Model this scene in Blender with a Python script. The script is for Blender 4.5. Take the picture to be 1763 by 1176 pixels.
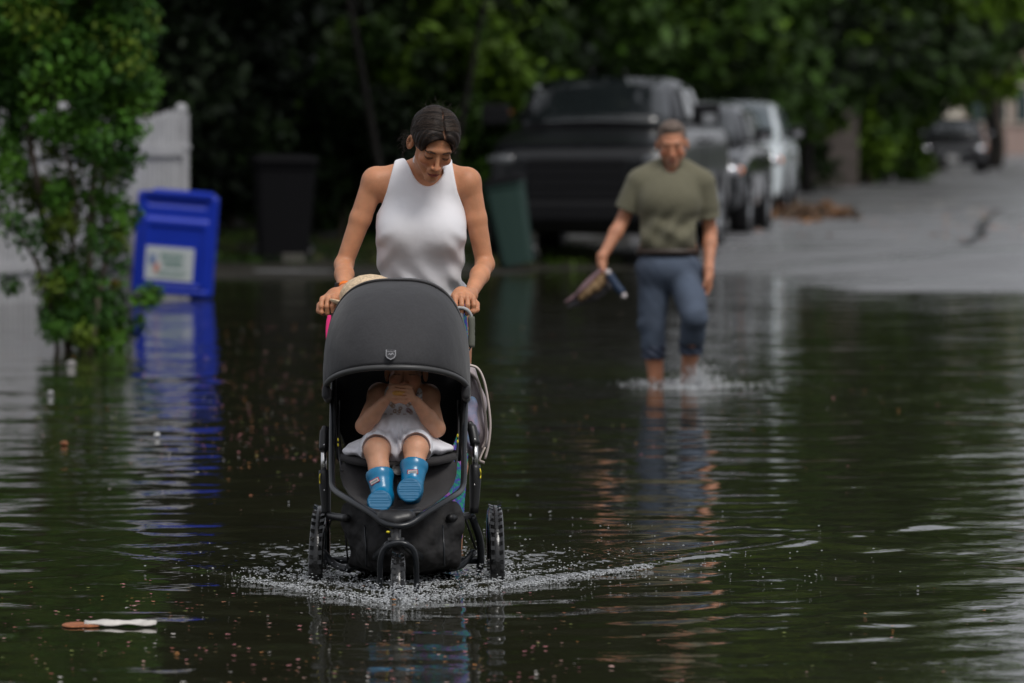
import bpy, math, random
import numpy as np
R = math.radians
rng = np.random.default_rng(7)
random.seed(7)
for o in list(bpy.data.objects): bpy.data.objects.remove(o)
S = bpy.context.scene
COL = S.collection
# ---------------------------------------------------------------- camera (long lens, camera 1.5 m above the flood water)
FPX = 9794.0
cam_d = bpy.data.cameras.new('camera'); cam = bpy.data.objects.new('camera', cam_d); COL.objects.link(cam)
cam.location = (0, 0, 1.5); cam.rotation_euler = (R(90), 0, 0)
cam_d.sensor_width = 36; cam_d.lens = 200; cam_d.shift_y = -373/1763
cam_d.clip_start = 1; cam_d.clip_end = 3000
cam_d.dof.use_dof = True; cam_d.dof.focus_distance = 19.0; cam_d.dof.aperture_fstop = 4.2
S.camera = cam
# ---------------------------------------------------------------- overcast daylight
SUN_EL, SUN_AZ = R(58), R(200)          # sun high, behind the camera and a little to the right
w = bpy.data.worlds.new('World'); S.world = w; w.use_nodes = True
nt = w.node_tree; bg = nt.nodes['Background']
sky = nt.nodes.new('ShaderNodeTexSky'); sky.sky_type = 'NISHITA'; sky.sun_disc = False
sky.sun_elevation = SUN_EL; sky.sun_rotation = R(160); sky.dust_density = 4; sky.air_density = 1.2
hs = nt.nodes.new('ShaderNodeHueSaturation'); hs.inputs['Saturation'].default_value = 0.28
mx = nt.nodes.new('ShaderNodeMixRGB'); mx.inputs[0].default_value = 0.55; mx.inputs[2].default_value = (6.2, 6.35, 6.9, 1)
nt.links.new(sky.outputs[0], hs.inputs['Color']); nt.links.new(hs.outputs[0], mx.inputs[1])
nt.links.new(mx.outputs[0], bg.inputs[0]); bg.inputs[1].default_value = 0.08
sd = bpy.data.lights.new('sun', 'SUN'); sun = bpy.data.objects.new('sun', sd); COL.objects.link(sun)
sd.energy = 1.25; sd.angle = R(20); sd.color = (1, .965, .92)
# light comes from behind the camera, upper right
sdir = np.array([-0.42, 0.62, -1.0]); sdir /= np.linalg.norm(sdir)
from mathutils import Vector, Matrix
sun.rotation_euler = Vector(tuple(sdir)).to_track_quat('-Z', 'Y').to_euler()
S.view_settings.view_transform = 'Standard'; S.view_settings.look = 'None'
S.view_settings.gamma = 1; S.view_settings.use_curve_mapping = False; S.view_settings.exposure = 0.40
S.render.engine = 'CYCLES'
# ---------------------------------------------------------------- helpers
def P(px, py, D):                        # a point seen at that place of the photograph, D metres away
    return np.array([(px-881.5)/FPX*D, D, 1.5-(py-215)/FPX*D])
ORI = {}
def tag(o, label=None, cat=None, group=None, kind=None):
    if label: o['label'] = label
    if cat: o['category'] = cat
    if group: o['group'] = group
    if kind: o['kind'] = kind
    return o
def thing(name, label, cat, loc=(0,0,0), rz=0, group=None):
    o = bpy.data.objects.new(name, None); COL.objects.link(o); o.empty_display_size = .1
    o.location = tuple(loc); o.rotation_euler = (0,0,rz); ORI[o.name] = np.array(loc, float) if rz == 0 else np.zeros(3)
    return tag(o, label, cat, group)
def lin(c):                              # sRGB 0-255 to linear
    return tuple(((x/255+.055)/1.055)**2.4 if x > 10 else x/255/12.92 for x in c)
def mk(name, V, F, mat, parent=None, col=None, smooth=True, origin=None):
    V = np.asarray(V, np.float32).reshape(-1,3)
    if parent is not None:
        off = ORI[parent.name]; V = V-off
    elif origin is not None:
        off = np.array(origin, float); V = V-off
    else: off = np.zeros(3)
    me = bpy.data.meshes.new(name)
    if isinstance(F, np.ndarray):
        n, k = F.shape
        me.vertices.add(len(V)); me.vertices.foreach_set('co', V.astype(np.float32).ravel())
        me.loops.add(n*k); me.loops.foreach_set('vertex_index', F.astype(np.int32).ravel())
        me.polygons.add(n); me.polygons.foreach_set('loop_start', np.arange(0, n*k, k, dtype=np.int32))
        me.polygons.foreach_set('loop_total', np.full(n, k, np.int32)); me.update(calc_edges=True); me.validate()
    else:
        me.from_pydata([tuple(map(float, v)) for v in V], [], [tuple(int(i) for i in f) for f in F]); me.update()
    if smooth: me.polygons.foreach_set('use_smooth', np.ones(len(me.polygons), bool))
    if col is not None:
        c = np.ones((len(V),4), np.float32); c[:,:3] = col
        a = me.color_attributes.new('Col', 'FLOAT_COLOR', 'POINT'); a.data.foreach_set('color', c.ravel())
    me.materials.append(mat)
    o = bpy.data.objects.new(name, me); COL.objects.link(o)
    if parent is not None: o.parent = parent
    elif origin is not None: o.location = tuple(origin)
    ORI[o.name] = off if parent is not None or origin is not None else np.zeros(3)
    return o
def struct(name, V, F, mat, **k): return tag(mk(name, V, F, mat, **k), kind='structure')
class MB:                                # collects shapes into one mesh
    def __init__(s): s.V = []; s.F = []; s.C = []
    def add(s, V, F, c=None):
        n = len(s.V); s.V += [tuple(v) for v in V]; s.F += [tuple(i+n for i in f) for f in F]
        if c is not None: s.C += [c]*len(V)
        return s
    def box(s, c, h, M=None, c3=None):
        V = [np.array([x,y,z])*h for x in (-1,1) for y in (-1,1) for z in (-1,1)]
        if M is not None: V = [M@v for v in V]
        return s.add([v+np.array(c) for v in V], [(0,1,3,2),(4,6,7,5),(0,4,5,1),(2,3,7,6),(0,2,6,4),(1,5,7,3)], c3)
    def tube(s, pts, r, n=10, cap=True, c3=None, flat=1.0, up=None):
        pts = [np.array(p, float) for p in pts]; m = len(pts)
        rs = r if hasattr(r, '__len__') else [r]*m
        T = [pts[min(i+1,m-1)]-pts[max(i-1,0)] for i in range(m)]
        T = [t/(np.linalg.norm(t)+1e-12) for t in T]
        u = np.array(up, float) if up is not None else (np.array([0,0,1.]) if abs(T[0][2]) < .9 else np.array([1.,0,0]))
        V = []
        for i in range(m):
            a = np.cross(T[i], u); a /= np.linalg.norm(a)+1e-12; b = np.cross(a, T[i]); u = b
            for k in range(n):
                t = 2*math.pi*k/n; V.append(pts[i]+a*math.cos(t)*rs[i]+b*math.sin(t)*rs[i]*flat)
        F = [(i*n+k, i*n+(k+1)%n, (i+1)*n+(k+1)%n, (i+1)*n+k) for i in range(m-1) for k in range(n)]
        if cap: F += [tuple(range(n))[::-1], tuple(range((m-1)*n, m*n))]
        return s.add(V, F, c3)
    def lathe(s, prof, c, axis='x', n=32, M=None, c3=None):   # prof: (along axis, radius)
        V = []
        for a, r in prof:
            for k in range(n):
                t = 2*math.pi*k/n; y, z = math.cos(t)*r, math.sin(t)*r
                v = np.array({'x': (a,y,z), 'y': (y,a,z), 'z': (y,z,a)}[axis], float)
                if M is not None: v = M@v
                V.append(v+np.array(c))
        m = len(prof)
        F = [(i*n+k, i*n+(k+1)%n, (i+1)*n+(k+1)%n, (i+1)*n+k) for i in range(m-1) for k in range(n)]
        return s.add(V, F, c3)
    def sphere(s, c, r, n=10, M=None, c3=None):
        r = np.array(r if hasattr(r,'__len__') else (r,r,r), float); V = []
        for i in range(n+1):
            f = math.pi*i/n
            for k in range(2*n):
                t = math.pi*k/n; v = np.array([math.sin(f)*math.cos(t), math.sin(f)*math.sin(t), math.cos(f)])*r
                if M is not None: v = M@v
                V.append(v+np.array(c))
        q = 2*n
        return s.add(V, [(i*q+k, (i+1)*q+k, (i+1)*q+(k+1)%q, i*q+(k+1)%q) for i in range(n) for k in range(q)], c3)
    def build(s, name, mat, parent=None, smooth=True, **k):
        return mk(name, s.V, s.F, mat, parent, col=(np.array(s.C) if len(s.C) == len(s.V) and s.C else None), smooth=smooth, **k)
def bez(pts, n=8):                       # smooth path through points (Catmull-Rom)
    p = [np.array(q, float) for q in pts]; p = [2*p[0]-p[1]]+p+[2*p[-1]-p[-2]]; out = []
    for i in range(1, len(p)-2):
        for j in range(n):
            t = j/n
            out.append(.5*((2*p[i])+(-p[i-1]+p[i+1])*t+(2*p[i-1]-5*p[i]+4*p[i+1]-p[i+2])*t*t+(-p[i-1]+3*p[i]-3*p[i+1]+p[i+2])*t**3))
    out.append(p[-2]); return out
def bevel(o, w=.004, seg=2):
    m = o.modifiers.new('bevel', 'BEVEL'); m.width = w; m.segments = seg; m.limit_method = 'ANGLE'; m.angle_limit = R(35); return o
def subsurf(o, l=1):
    m = o.modifiers.new('sub', 'SUBSURF'); m.levels = l; m.render_levels = l; return o
def solid(o, t):
    m = o.modifiers.new('sol', 'SOLIDIFY'); m.thickness = t; m.offset = 0; return o
def rotm(rx=0, ry=0, rz=0): return np.array(Matrix.Rotation(rz,3,'Z')@Matrix.Rotation(ry,3,'Y')@Matrix.Rotation(rx,3,'X'))
# ---------------------------------------------------------------- materials
def pm(name, col, rough=.5, metal=0, spec=.5, var=0, vscale=20, bump=0, bscale=60, attr=False, sss=0, coat=0, sheen=0, stretch=(1,1,1), trans=0, ior=1.5, col2=None, detail=4):
    m = bpy.data.materials.new(name); m.use_nodes = True; t = m.node_tree; N = t.nodes; b = N['Principled BSDF']
    b.inputs['Roughness'].default_value = rough; b.inputs['Metallic'].default_value = metal
    b.inputs['Specular IOR Level'].default_value = spec; b.inputs['IOR'].default_value = ior
    b.inputs['Base Color'].default_value = (*col, 1)
    if coat: b.inputs['Coat Weight'].default_value = coat; b.inputs['Coat Roughness'].default_value = .05
    if sheen: b.inputs['Sheen Weight'].default_value = sheen; b.inputs['Sheen Roughness'].default_value = .5
    if trans: b.inputs['Transmission Weight'].default_value = trans
    if sss:
        b.inputs['Subsurface Weight'].default_value = sss; b.inputs['Subsurface Radius'].default_value = (1,.35,.2); b.inputs['Subsurface Scale'].default_value = .012
    tc = N.new('ShaderNodeTexCoord'); mp = N.new('ShaderNodeMapping'); mp.inputs['Scale'].default_value = stretch
    t.links.new(tc.outputs['Object'], mp.inputs[0])
    src = None
    if attr:
        a = N.new('ShaderNodeAttribute'); a.attribute_name = 'Col'; src = a.outputs['Color']
    if var or col2:
        n = N.new('ShaderNodeTexNoise'); n.inputs['Scale'].default_value = vscale; n.inputs['Detail'].default_value = detail
        t.links.new(mp.outputs[0], n.inputs['Vector'])
        mr = N.new('ShaderNodeMapRange'); mr.inputs['From Min'].default_value = .3; mr.inputs['From Max'].default_value = .7
        t.links.new(n.outputs[0], mr.inputs['Value'])
        x = N.new('ShaderNodeMixRGB')
        if col2:
            t.links.new(mr.outputs[0], x.inputs[0]); x.inputs[2].default_value = (*col2, 1)
            if src: t.links.new(src, x.inputs[1])
            else: x.inputs[1].default_value = (*col, 1)
        else:
            mr.inputs['To Min'].default_value = 1-var; mr.inputs['To Max'].default_value = 1+var
            x.blend_type = 'MULTIPLY'; x.inputs[0].default_value = 1
            if src: t.links.new(src, x.inputs[1])
            else: x.inputs[1].default_value = (*col, 1)
            t.links.new(mr.outputs[0], x.inputs[2])
        src = x.outputs[0]
    if src: t.links.new(src, b.inputs['Base Color'])
    if bump:
        n2 = N.new('ShaderNodeTexNoise'); n2.inputs['Scale'].default_value = bscale; n2.inputs['Detail'].default_value = 3
        t.links.new(mp.outputs[0], n2.inputs['Vector'])
        bp = N.new('ShaderNodeBump'); bp.inputs['Strength'].default_value = 1; bp.inputs['Distance'].default_value = bump
        t.links.new(n2.outputs[0], bp.inputs['Height']); t.links.new(bp.outputs[0], b.inputs['Normal'])
    return m
M = {}
M['skin'] = pm('skin', (.5,.3,.2), .5, attr=True, sss=.2, var=.10, vscale=28, bump=.0008, bscale=170, spec=.4)
M['hair'] = pm('dark hair', (.02,.014,.011), .5, attr=True, spec=.22, bump=.0012, bscale=260)
M['shirt'] = pm('white knit cotton', (.82,.81,.84), .85, sheen=.2, bump=.004, bscale=8)
M['charcoal'] = pm('charcoal canvas', (.026,.026,.029), .8, var=.18, vscale=160, bump=.006, bscale=9, sheen=.15)
M['charcoal2'] = pm('dark seat cloth', (.022,.02,.021), .8, var=.15, vscale=60, bump=.001, bscale=400, sheen=.1)
M['interior'] = pm('black lining', (.008,.008,.009), .9)
M['frame'] = pm('satin black frame', (.012,.014,.017), .28, var=.15, vscale=40)
M['plastic'] = pm('black plastic', (.012,.012,.013), .4, bump=.0003, bscale=300)
M['chrome'] = pm('brushed steel', (.75,.74,.73), .22, metal=1)
M['rubber'] = pm('wet black rubber', (.010,.010,.010), .16, spec=.5, bump=.0008, bscale=120)
M['basket'] = pm('black basket cloth', (.013,.012,.012), .75, bump=.03, bscale=9, var=.3, vscale=30)
M['grey_plastic'] = pm('grey plastic', (.16,.17,.19), .45)
M['emblem'] = pm('grey emblem', (.2,.2,.21), .4)
M['yellow'] = pm('yellow marking', (.75,.62,.02), .4)
M['rope'] = pm('grey rope', (.42,.42,.42), .7)
M['foam_grip'] = pm('grey green foam sleeve', (.12,.125,.1), .8)
M['boot'] = pm('blue rubber boot', lin((10,116,160)), .28, spec=.5, var=.08, vscale=25, coat=.2)
M['boot_sole'] = pm('blue rubber sole', lin((14,98,138)), .5)
M['label_white'] = pm('white label', (.7,.68,.66), .5)
M['label_red'] = pm('red label edge', (.5,.04,.05), .5)
M['label_grey'] = pm('grey print', (.3,.3,.3), .5)
M['orange_band'] = pm('orange silicone', (.9,.2,.015), .45)
M['gold'] = pm('bronze print', (.33,.19,.09), .6)
# ---------------------------------------------------------------- implicit surfaces (bodies, clothes)
def Cap(a, b, ra, rb=None):
    a = np.array(a, float); b = np.array(b, float); rb = ra if rb is None else rb; ab = b-a; L = ab@ab+1e-12
    def f(p):
        q = p-a; t = np.clip((q@ab)/L, 0, 1); return np.sqrt(((q-t[:,None]*ab)**2).sum(1)) - (ra+(rb-ra)*t)
    return f
def Ell(c, r, Mx=None):
    c = np.array(c, float); r = np.array(r if hasattr(r,'__len__') else (r,r,r), float)
    def f(p):
        q = p-c
        if Mx is not None: q = q@Mx
        k0 = np.sqrt(((q/r)**2).sum(1)); k1 = np.sqrt(((q/r**2)**2).sum(1)); return np.where(k1 > 1e-9, k0*(k0-1)/np.maximum(k1,1e-9), -r.min())
    return f
def Box3(c, h, rr=.01, Mx=None):
    c = np.array(c, float); h = np.array(h, float)
    def f(p):
        q = p-c
        if Mx is not None: q = q@Mx
        q = np.abs(q)-h+rr; return np.sqrt((np.maximum(q,0)**2).sum(1))+np.minimum(q.max(1),0)-rr
    return f
def Plane(c, n):
    c = np.array(c, float); n = np.array(n, float); n /= np.linalg.norm(n); return lambda p: (p-c)@n
def Xf(f, o, Mx, s=1.0):                 # local shape placed in the world
    o = np.array(o, float); return lambda p: f(((p-o)@Mx)/s)*s
def ops_eval(ops, p):
    d = np.full(len(p), 9.)
    for kind, f, k in ops:
        e = f(p) if f else 0
        if kind == '+':
            if k <= 0: d = np.minimum(d, e)
            else: h = np.clip(.5+.5*(e-d)/k, 0, 1); d = e*(1-h)+d*h-k*h*(1-h); 
        elif kind == '-':
            if k <= 0: d = np.maximum(d, -e)
            else: h = np.clip(.5-.5*(d+e)/k, 0, 1); d = d*(1-h)-e*h+k*h*(1-h)
        elif kind == '&': d = np.maximum(d, e)
        elif kind == 'o': d = d+k
        elif kind == 'd': d = d+e
    return d
def polygonize(ops, lo, hi, h):
    lo = np.array(lo, float); B = 16
    nb = np.ceil((np.array(hi)-lo)/h/B).astype(int); n = nb*B
    G = np.ones(n+1, np.float32)
    Rr = B*h*.5*1.74
    ctr = np.stack(np.meshgrid(*[lo[i]+(np.arange(nb[i])+.5)*B*h for i in range(3)], indexing='ij'), -1).reshape(-1,3)
    cd = ops_eval(ops, ctr)
    idx = np.stack(np.meshgrid(*[np.arange(k) for k in nb], indexing='ij'), -1).reshape(-1,3)
    adds = np.array([f(ctr) if kd in '+-' else np.zeros(len(ctr)) for kd, f, k in [(a, b, c) for a, b, c in ops]])
    loc = np.stack(np.meshgrid(*[np.arange(B+1)]*3, indexing='ij'), -1).reshape(-1,3)
    for b in range(len(ctr)):
        i0 = idx[b]*B; sl = tuple(slice(i0[k], i0[k]+B+1) for k in range(3))
        if abs(cd[b]) > Rr*1.35+.03: 
            if cd[b] < 0: G[sl] = np.minimum(G[sl], -1)
            continue
        use = []
        mn = min([adds[j][b] for j in range(len(ops)) if ops[j][0] == '+'])
        for j, (kd, f, k) in enumerate(ops):
            if kd == '+' and adds[j][b] > mn+2.4*Rr+k+.01: continue
            if kd == '-' and adds[j][b] > 1.4*Rr+k+.01: continue
            use.append(ops[j])
        G[sl] = ops_eval(use, lo+(loc+i0)*h).reshape(B+1,B+1,B+1)
    inside = G < 0
    c8 = [(i,j,k) for i in (0,1) for j in (0,1) for k in (0,1)]
    cnt = np.zeros(n, np.int8)
    for (i,j,k) in c8: cnt += inside[i:n[0]+i, j:n[1]+j, k:n[2]+k]
    act = np.argwhere((cnt > 0) & (cnt < 8))
    vid = np.full(n, -1, np.int32); vid[tuple(act.T)] = np.arange(len(act))
    vals = {c: G[act[:,0]+c[0], act[:,1]+c[1], act[:,2]+c[2]] for c in c8}
    acc = np.zeros((len(act),3)); num = np.zeros(len(act))
    for a in c8:
        for ax in range(3):
            if a[ax]: continue
            b2 = list(a); b2[ax] = 1; b2 = tuple(b2); va, vb = vals[a], vals[b2]
            m = (va < 0) != (vb < 0); t = np.where(m, va/(va-vb+1e-12), 0); t = np.clip(t, 0, 1)
            pt = np.tile(np.array(a, float), (len(act),1)); pt[:,ax] = t
            acc[m] += pt[m]; num += m
    V = lo+(act+acc/np.maximum(num,1)[:,None])*h
    F = []
    for ax in range(3):
        o1, o2 = [(1,2),(2,0),(0,1)][ax]
        e = np.zeros(3, int); e[ax] = 1
        A = inside[:n[0], :n[1], :n[2]]; Bx = inside[e[0]:n[0]+e[0], e[1]:n[1]+e[1], e[2]:n[2]+e[2]]
        ed = np.argwhere(A != Bx); ed = ed[(ed[:,o1] > 0) & (ed[:,o2] > 0)]
        d1 = np.zeros(3, int); d1[o1] = 1; d2 = np.zeros(3, int); d2[o2] = 1
        q = np.stack([vid[tuple((ed-d1-d2).T)], vid[tuple((ed-d2).T)], vid[tuple(ed.T)], vid[tuple((ed-d1).T)]], 1)
        fl = ~A[tuple(ed.T)]; q[fl] = q[fl][:, ::-1]
        F.append(q[(q >= 0).all(1)])
    F = np.concatenate(F)
    return V, F
def relax(V, F, it=1):
    E = np.concatenate([F[:,[0,1]], F[:,[1,2]], F[:,[2,3]], F[:,[3,0]]])
    for _ in range(it):
        s = np.zeros_like(V); c = np.zeros(len(V))
        for a, b in ((0,1),(1,0)):
            for k in range(3): s[:,k] += np.bincount(E[:,a], V[E[:,b],k], len(V))
            c += np.bincount(E[:,a], minlength=len(V))
        V = V*.5+.5*s/np.maximum(c,1)[:,None]
    return V
def crumple(o, strength, size, lvl=2):
    t = bpy.data.textures.new('cloth folds', 'CLOUDS'); t.noise_scale = size; t.noise_depth = 2
    for m in list(o.modifiers):
        if m.type == 'SUBSURF': m.levels = m.render_levels = lvl
    so = [m for m in o.modifiers if m.type == 'SOLIDIFY']
    d = o.modifiers.new('folds', 'DISPLACE'); d.texture = t; d.texture_coords = 'LOCAL'; d.strength = strength; d.mid_level = .5
    if so:
        i = o.modifiers.find('folds'); o.modifiers.move(i, o.modifiers.find(so[0].name))
    return o
def ss(x, a, b): t = np.clip((x-a)/(b-a), 0, 1); return t*t*(3-2*t)
def band(x, c, w, s): return 1-ss(np.abs(x-c), w, w+s)
def mixc(C, col, m): return C*(1-m[:,None])+np.array(col)*m[:,None]
def cloth_mesh(name, ops, lo, hi, h, mat, parent, colf=None, it=1):
    V, F = polygonize(ops, lo, hi, h); V = relax(V, F, it)
    return mk(name, V, F, mat, parent, col=colf(V) if colf else None)
# ================================================================= ground and water
def ground_z(x, y):
    edge = 52.2+1.0*np.sin(x*.8+.6)+7.6*ss(-x, -2.6, -1.7)
    z = -.15-.02*np.sin(x*.7)*np.sin(y*.13)
    rise = ss(y, edge-14, edge)*.15
    up = .018*np.clip(y-edge, 0, 9)+.0009*np.clip(y-edge-9, 0, 200)
    z = z+rise+up+.012*np.sin(x*1.3+1)*np.sin(y*.35)*ss(y,40,50)*ss(120-y,0,30)
    z = z-.13*np.exp(-((x-3.6)/.75)**2-((y-57.2)/1.0)**2)-.10*np.exp(-((x-2.6)/.5)**2-((y-56.)/1.)**2)-.09*np.exp(-((x-6.)/.5)**2-((y-55.2)/.6)**2)
    z = z+.10*ss(-(x+1.8), 0, 1.5)*ss(y, 60.5, 64)
    return z
def grid(xs, ys, zf):
    X, Y = np.meshgrid(xs, ys, indexing='ij'); Z = zf(X, Y); V = np.stack([X,Y,Z], -1).reshape(-1,3); n, m_ = len(xs), len(ys)
    I = np.arange(n*m_).reshape(n,m_); F = np.stack([I[:-1,:-1], I[1:,:-1], I[1:,1:], I[:-1,1:]], -1).reshape(-1,4); return V, F
def spaced(a, b, d0, g):                 # from a to b with growing steps
    o = [a]; d = d0
    while o[-1] < b: o.append(o[-1]+d); d *= g
    return o
xs = np.array(sorted(set([-v for v in spaced(0, 900, .5, 1.09)]+spaced(0, 900, .5, 1.09)))); ys = np.array([-60.,-20,-5]+spaced(0, 130, 1.0, 1.0)[0:]+spaced(131, 1500, 3, 1.15))
m_ = pm('wet asphalt', (.19,.19,.195), .3, col2=(.13,.13,.135), vscale=1.2, bump=.006, bscale=35, spec=.6, detail=8)
nt_ = m_.node_tree; nn = nt_.nodes.new('ShaderNodeTexNoise'); nn.inputs['Scale'].default_value = .55; nn.inputs['Detail'].default_value = 5
mr = nt_.nodes.new('ShaderNodeMapRange'); mr.inputs['From Min'].default_value = .35; mr.inputs['From Max'].default_value = .65; mr.inputs['To Min'].default_value = .16; mr.inputs['To Max'].default_value = .5
tc_ = nt_.nodes.new('ShaderNodeTexCoord'); nt_.links.new(tc_.outputs['Object'], nn.inputs['Vector']); nt_.links.new(nn.outputs[0], mr.inputs[0]); nt_.links.new(mr.outputs[0], nt_.nodes['Principled BSDF'].inputs['Roughness'])
V, F = grid(xs, ys, ground_z); struct('road', V, F, m_)
V, F = grid(np.linspace(-14, 1.4, 60), np.linspace(52, 100, 90), lambda X, Y: ground_z(X, Y)+.012+.02*np.sin(X*2.1)*np.sin(Y*1.7)); struct('verge', V, F, pm('wet soil with painted shade', (.018,.016,.011), .6, var=.4, vscale=3, bump=.02, bscale=8))  # muddy verge; its dark tone also paints in the shade under the trees
sp = bez([(5.0,63,0),(5.35,66,0),(5.7,69,0),(6.0,73,0),(6.5,78,0),(6.9,83,0),(7.6,88,0)],8); Vc = []
for i_, q_ in enumerate(sp):
    for sx_ in (-1,1): 
        xx = q_[0]+sx_*(.05+.03*math.sin(i_*1.7))+.05*math.sin(i_*2.3); Vc.append((xx, q_[1], ground_z(np.array([xx]),np.array([q_[1]]))[0]+.008))
struct('road_crack', Vc, [(2*i_,2*i_+1,2*i_+3,2*i_+2) for i_ in range(len(sp)-1)], pm('tar crack', (.02,.02,.018), .6))
# water
def water_z(X, Y):
    z = np.zeros_like(X)
    sx0, sy0 = P(685,0,18.1)[0], 18.0
    # bow wave: two crests trailing back and outwards from the front wheel and from each rear wheel
    for (ax, ay, am, spread) in ((sx0,18.0,.016,.34),(P(549,0,18.8)[0],18.62,.010,.30),(P(853,0,18.8)[0],18.62,.010,.30)):
        r = Y-ay; u = np.abs(X-ax)-.02-np.abs(r)*.58
        on = ss(r, -.05, .1)*np.exp(-np.clip(np.abs(X-ax),0,9)/1.0)
        z += am*on*np.exp(-(u/.055)**2)
        z += .5*am*on*np.exp(-((u+.22)/.08)**2)
    # rings spreading out from the walkers
    for (ax, ay, am, wl, fall) in ((sx0+.1,18.9,.0042,.37,2.4),(P(1160,0,32.7)[0],32.7,.006,.5,3.),(P(1700,0,25)[0]+1.6,22.,.0035,.5,4.)):
        d = np.hypot(X-ax, (Y-ay)); z += am*(.6+.4*np.sin(X*2.3+Y*1.1))*np.sin(2*math.pi*d/wl+1.6*np.sin(np.arctan2(Y-ay,X-ax)*5)+1.2*np.sin(d*2.1+X))*np.exp(-d/fall)*ss(d,.25,.9)
    fade = ss(42-Y, 0, 10)
    z += fade*(.0010*np.sin(X*7+Y*9+2*np.sin(Y*2.1))+.0006*np.sin(-X*12+Y*15+3*np.sin(X*1.3))+.0014*np.sin(Y*4.1+X*1.7+2*np.sin(X*.9)+1.5*np.sin(Y*1.3)))*ss(Y,16.,19.5)
    churn = np.exp(-(((X-sx0)/(.15+.27*np.clip(Y-17.8,0,2)))**2))*ss(Y,17.9,18.2)*ss(21.2-Y,0,1.8)*1.3
    z += churn*(.004*np.sin(X*41+9*np.sin(Y*11))*np.sin(Y*37+5*np.sin(X*17))+.003*np.sin(X*83+Y*30)*np.sin(Y*71-X*23))
    return z
xs = np.array(sorted(set([-v for v in spaced(1.7, 500, .05, 1.12)]+list(np.arange(-1.7,1.7,.014))+spaced(1.7, 500, .05, 1.12)))); ys = np.array([-40.,-10,0,6,10]+list(np.arange(12,17,.07))+list(np.arange(17,22,.018))+list(np.arange(22,40,.06))+spaced(40, 240, .3, 1.05))
wm = bpy.data.materials.new('flood water'); wm.use_nodes = True; t_ = wm.node_tree; N = t_.nodes; b_ = N['Principled BSDF']
b_.inputs['Base Color'].default_value = (.022,.022,.012,1); b_.inputs['Roughness'].default_value = .035; b_.inputs['IOR'].default_value = 1.33; b_.inputs['Specular IOR Level'].default_value = .5
tc = N.new('ShaderNodeTexCoord'); prev = None
for (sc, dist, st_, det) in ((.9,.022,(1,1,1),1),(3.0,.0040,(1,1.2,1),2),(12.,.0007,(1,1.,1),2)):
    mp = N.new('ShaderNodeMapping'); mp.inputs['Scale'].default_value = st_; n = N.new('ShaderNodeTexNoise'); n.inputs['Scale'].default_value = sc; n.inputs['Detail'].default_value = det; n.inputs['Distortion'].default_value = .6
    bp_ = N.new('ShaderNodeBump'); bp_.inputs['Distance'].default_value = dist; bp_.inputs['Strength'].default_value = 1
    t_.links.new(tc.outputs['Object'], mp.inputs[0]); t_.links.new(mp.outputs[0], n.inputs['Vector']); t_.links.new(n.outputs[0], bp_.inputs['Height'])
    if prev: t_.links.new(prev.outputs[0], bp_.inputs['Normal'])
    prev = bp_
t_.links.new(prev.outputs[0], b_.inputs['Normal'])
V, F = grid(xs, ys, water_z); struct('flood_water', V, F, wm)
# foam, droplets and spray
def blobs(name, pts, rad, mat, label, flat=.5, drop=None, mxr=.0032):
    rad = np.minimum(rad, mxr)
    base = np.array([(1,0,0),(-1,0,0),(0,1,0),(0,-1,0),(0,0,1),(0,0,-1)], float); fc = np.array([(0,2,4),(2,1,4),(1,3,4),(3,0,4),(2,0,5),(1,2,5),(3,1,5),(0,3,5)])
    pts = np.array(pts); rad = np.array(rad); sc = np.stack([rad*rng.uniform(.8,1.8,len(rad)), rad*rng.uniform(.8,1.8,len(rad)), rad*flat], 1)
    V = (pts[:,None,:]+base[None]*sc[:,None,:]).reshape(-1,3); F = (fc[None]+(np.arange(len(pts))*6)[:,None,None]).reshape(-1,3)
    o = mk(name, V, F, mat, col=None); return tag(o, label, name.replace('_',' '), kind='stuff')
fm = pm('water foam', (.62,.64,.66), .3, spec=.6)
pts = []; rad = []
x0 = P(685,0,18.1)[0]
for i in range(24000):                     # churned wake behind the bow wave
    y = 17.98+abs(rng.normal(0,1.0)); wd = .04+(y-18.0)*.52; x = x0+rng.normal(0,.62)*wd+.02
    if rng.random() < .3: x = x0+rng.choice((-1,1))*(.04+(y-18)*.56)*rng.uniform(.75,1.05)
    if abs(x-x0) > .66 or y > 20.6: continue
    if rng.random() < ss(np.array([abs(x-x0)]), .30, .66)[0]*.8+ss(np.array([y]), 18.9, 20.6)[0]*.75: continue
    if x < x0-.36 and y > 19.2: continue
    nz = math.sin(x*31+y*7+2*math.sin(y*9))+math.sin(y*17-x*23+2*math.sin(x*21))+.7*math.sin(x*67+y*29)
    if nz < rng.uniform(-.9,1.7): continue
    pts.append((x, y, .004+abs(rng.normal(0,.004)))); rad.append(abs(rng.normal(.0012,.0014))+.0006)
for i in range(2600):                     # foam line of the bow wave, longer on the right
    t = rng.random()**1.3; sx = 1 if rng.random() < .62 else -1; L = 1.0 if sx > 0 else .62
    x = x0+sx*(.02+t*L*.82); y = 17.82+t*L*1.40+rng.normal(0,.08)*(1.3-t); pts.append((x, y, .004+abs(rng.normal(0,.006)))); rad.append(abs(rng.normal(.0012,.0011))+.0006)
for cx_, cy_, n_ in ((P(549,0,18.8)[0],18.7,700),(P(853,0,18.8)[0],18.7,900),(x0,18.0,700)):   # spray thrown up by the wheels
    for i in range(n_):
        a_ = rng.uniform(0,6.28); r_ = abs(rng.normal(0,.12)); pts.append((cx_+math.cos(a_)*r_, cy_+math.sin(a_)*r_*.7, abs(rng.normal(0,.022))*(1 if r_ < .12 else .5))); rad.append(abs(rng.normal(.0022,.001))+.0006)
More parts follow.
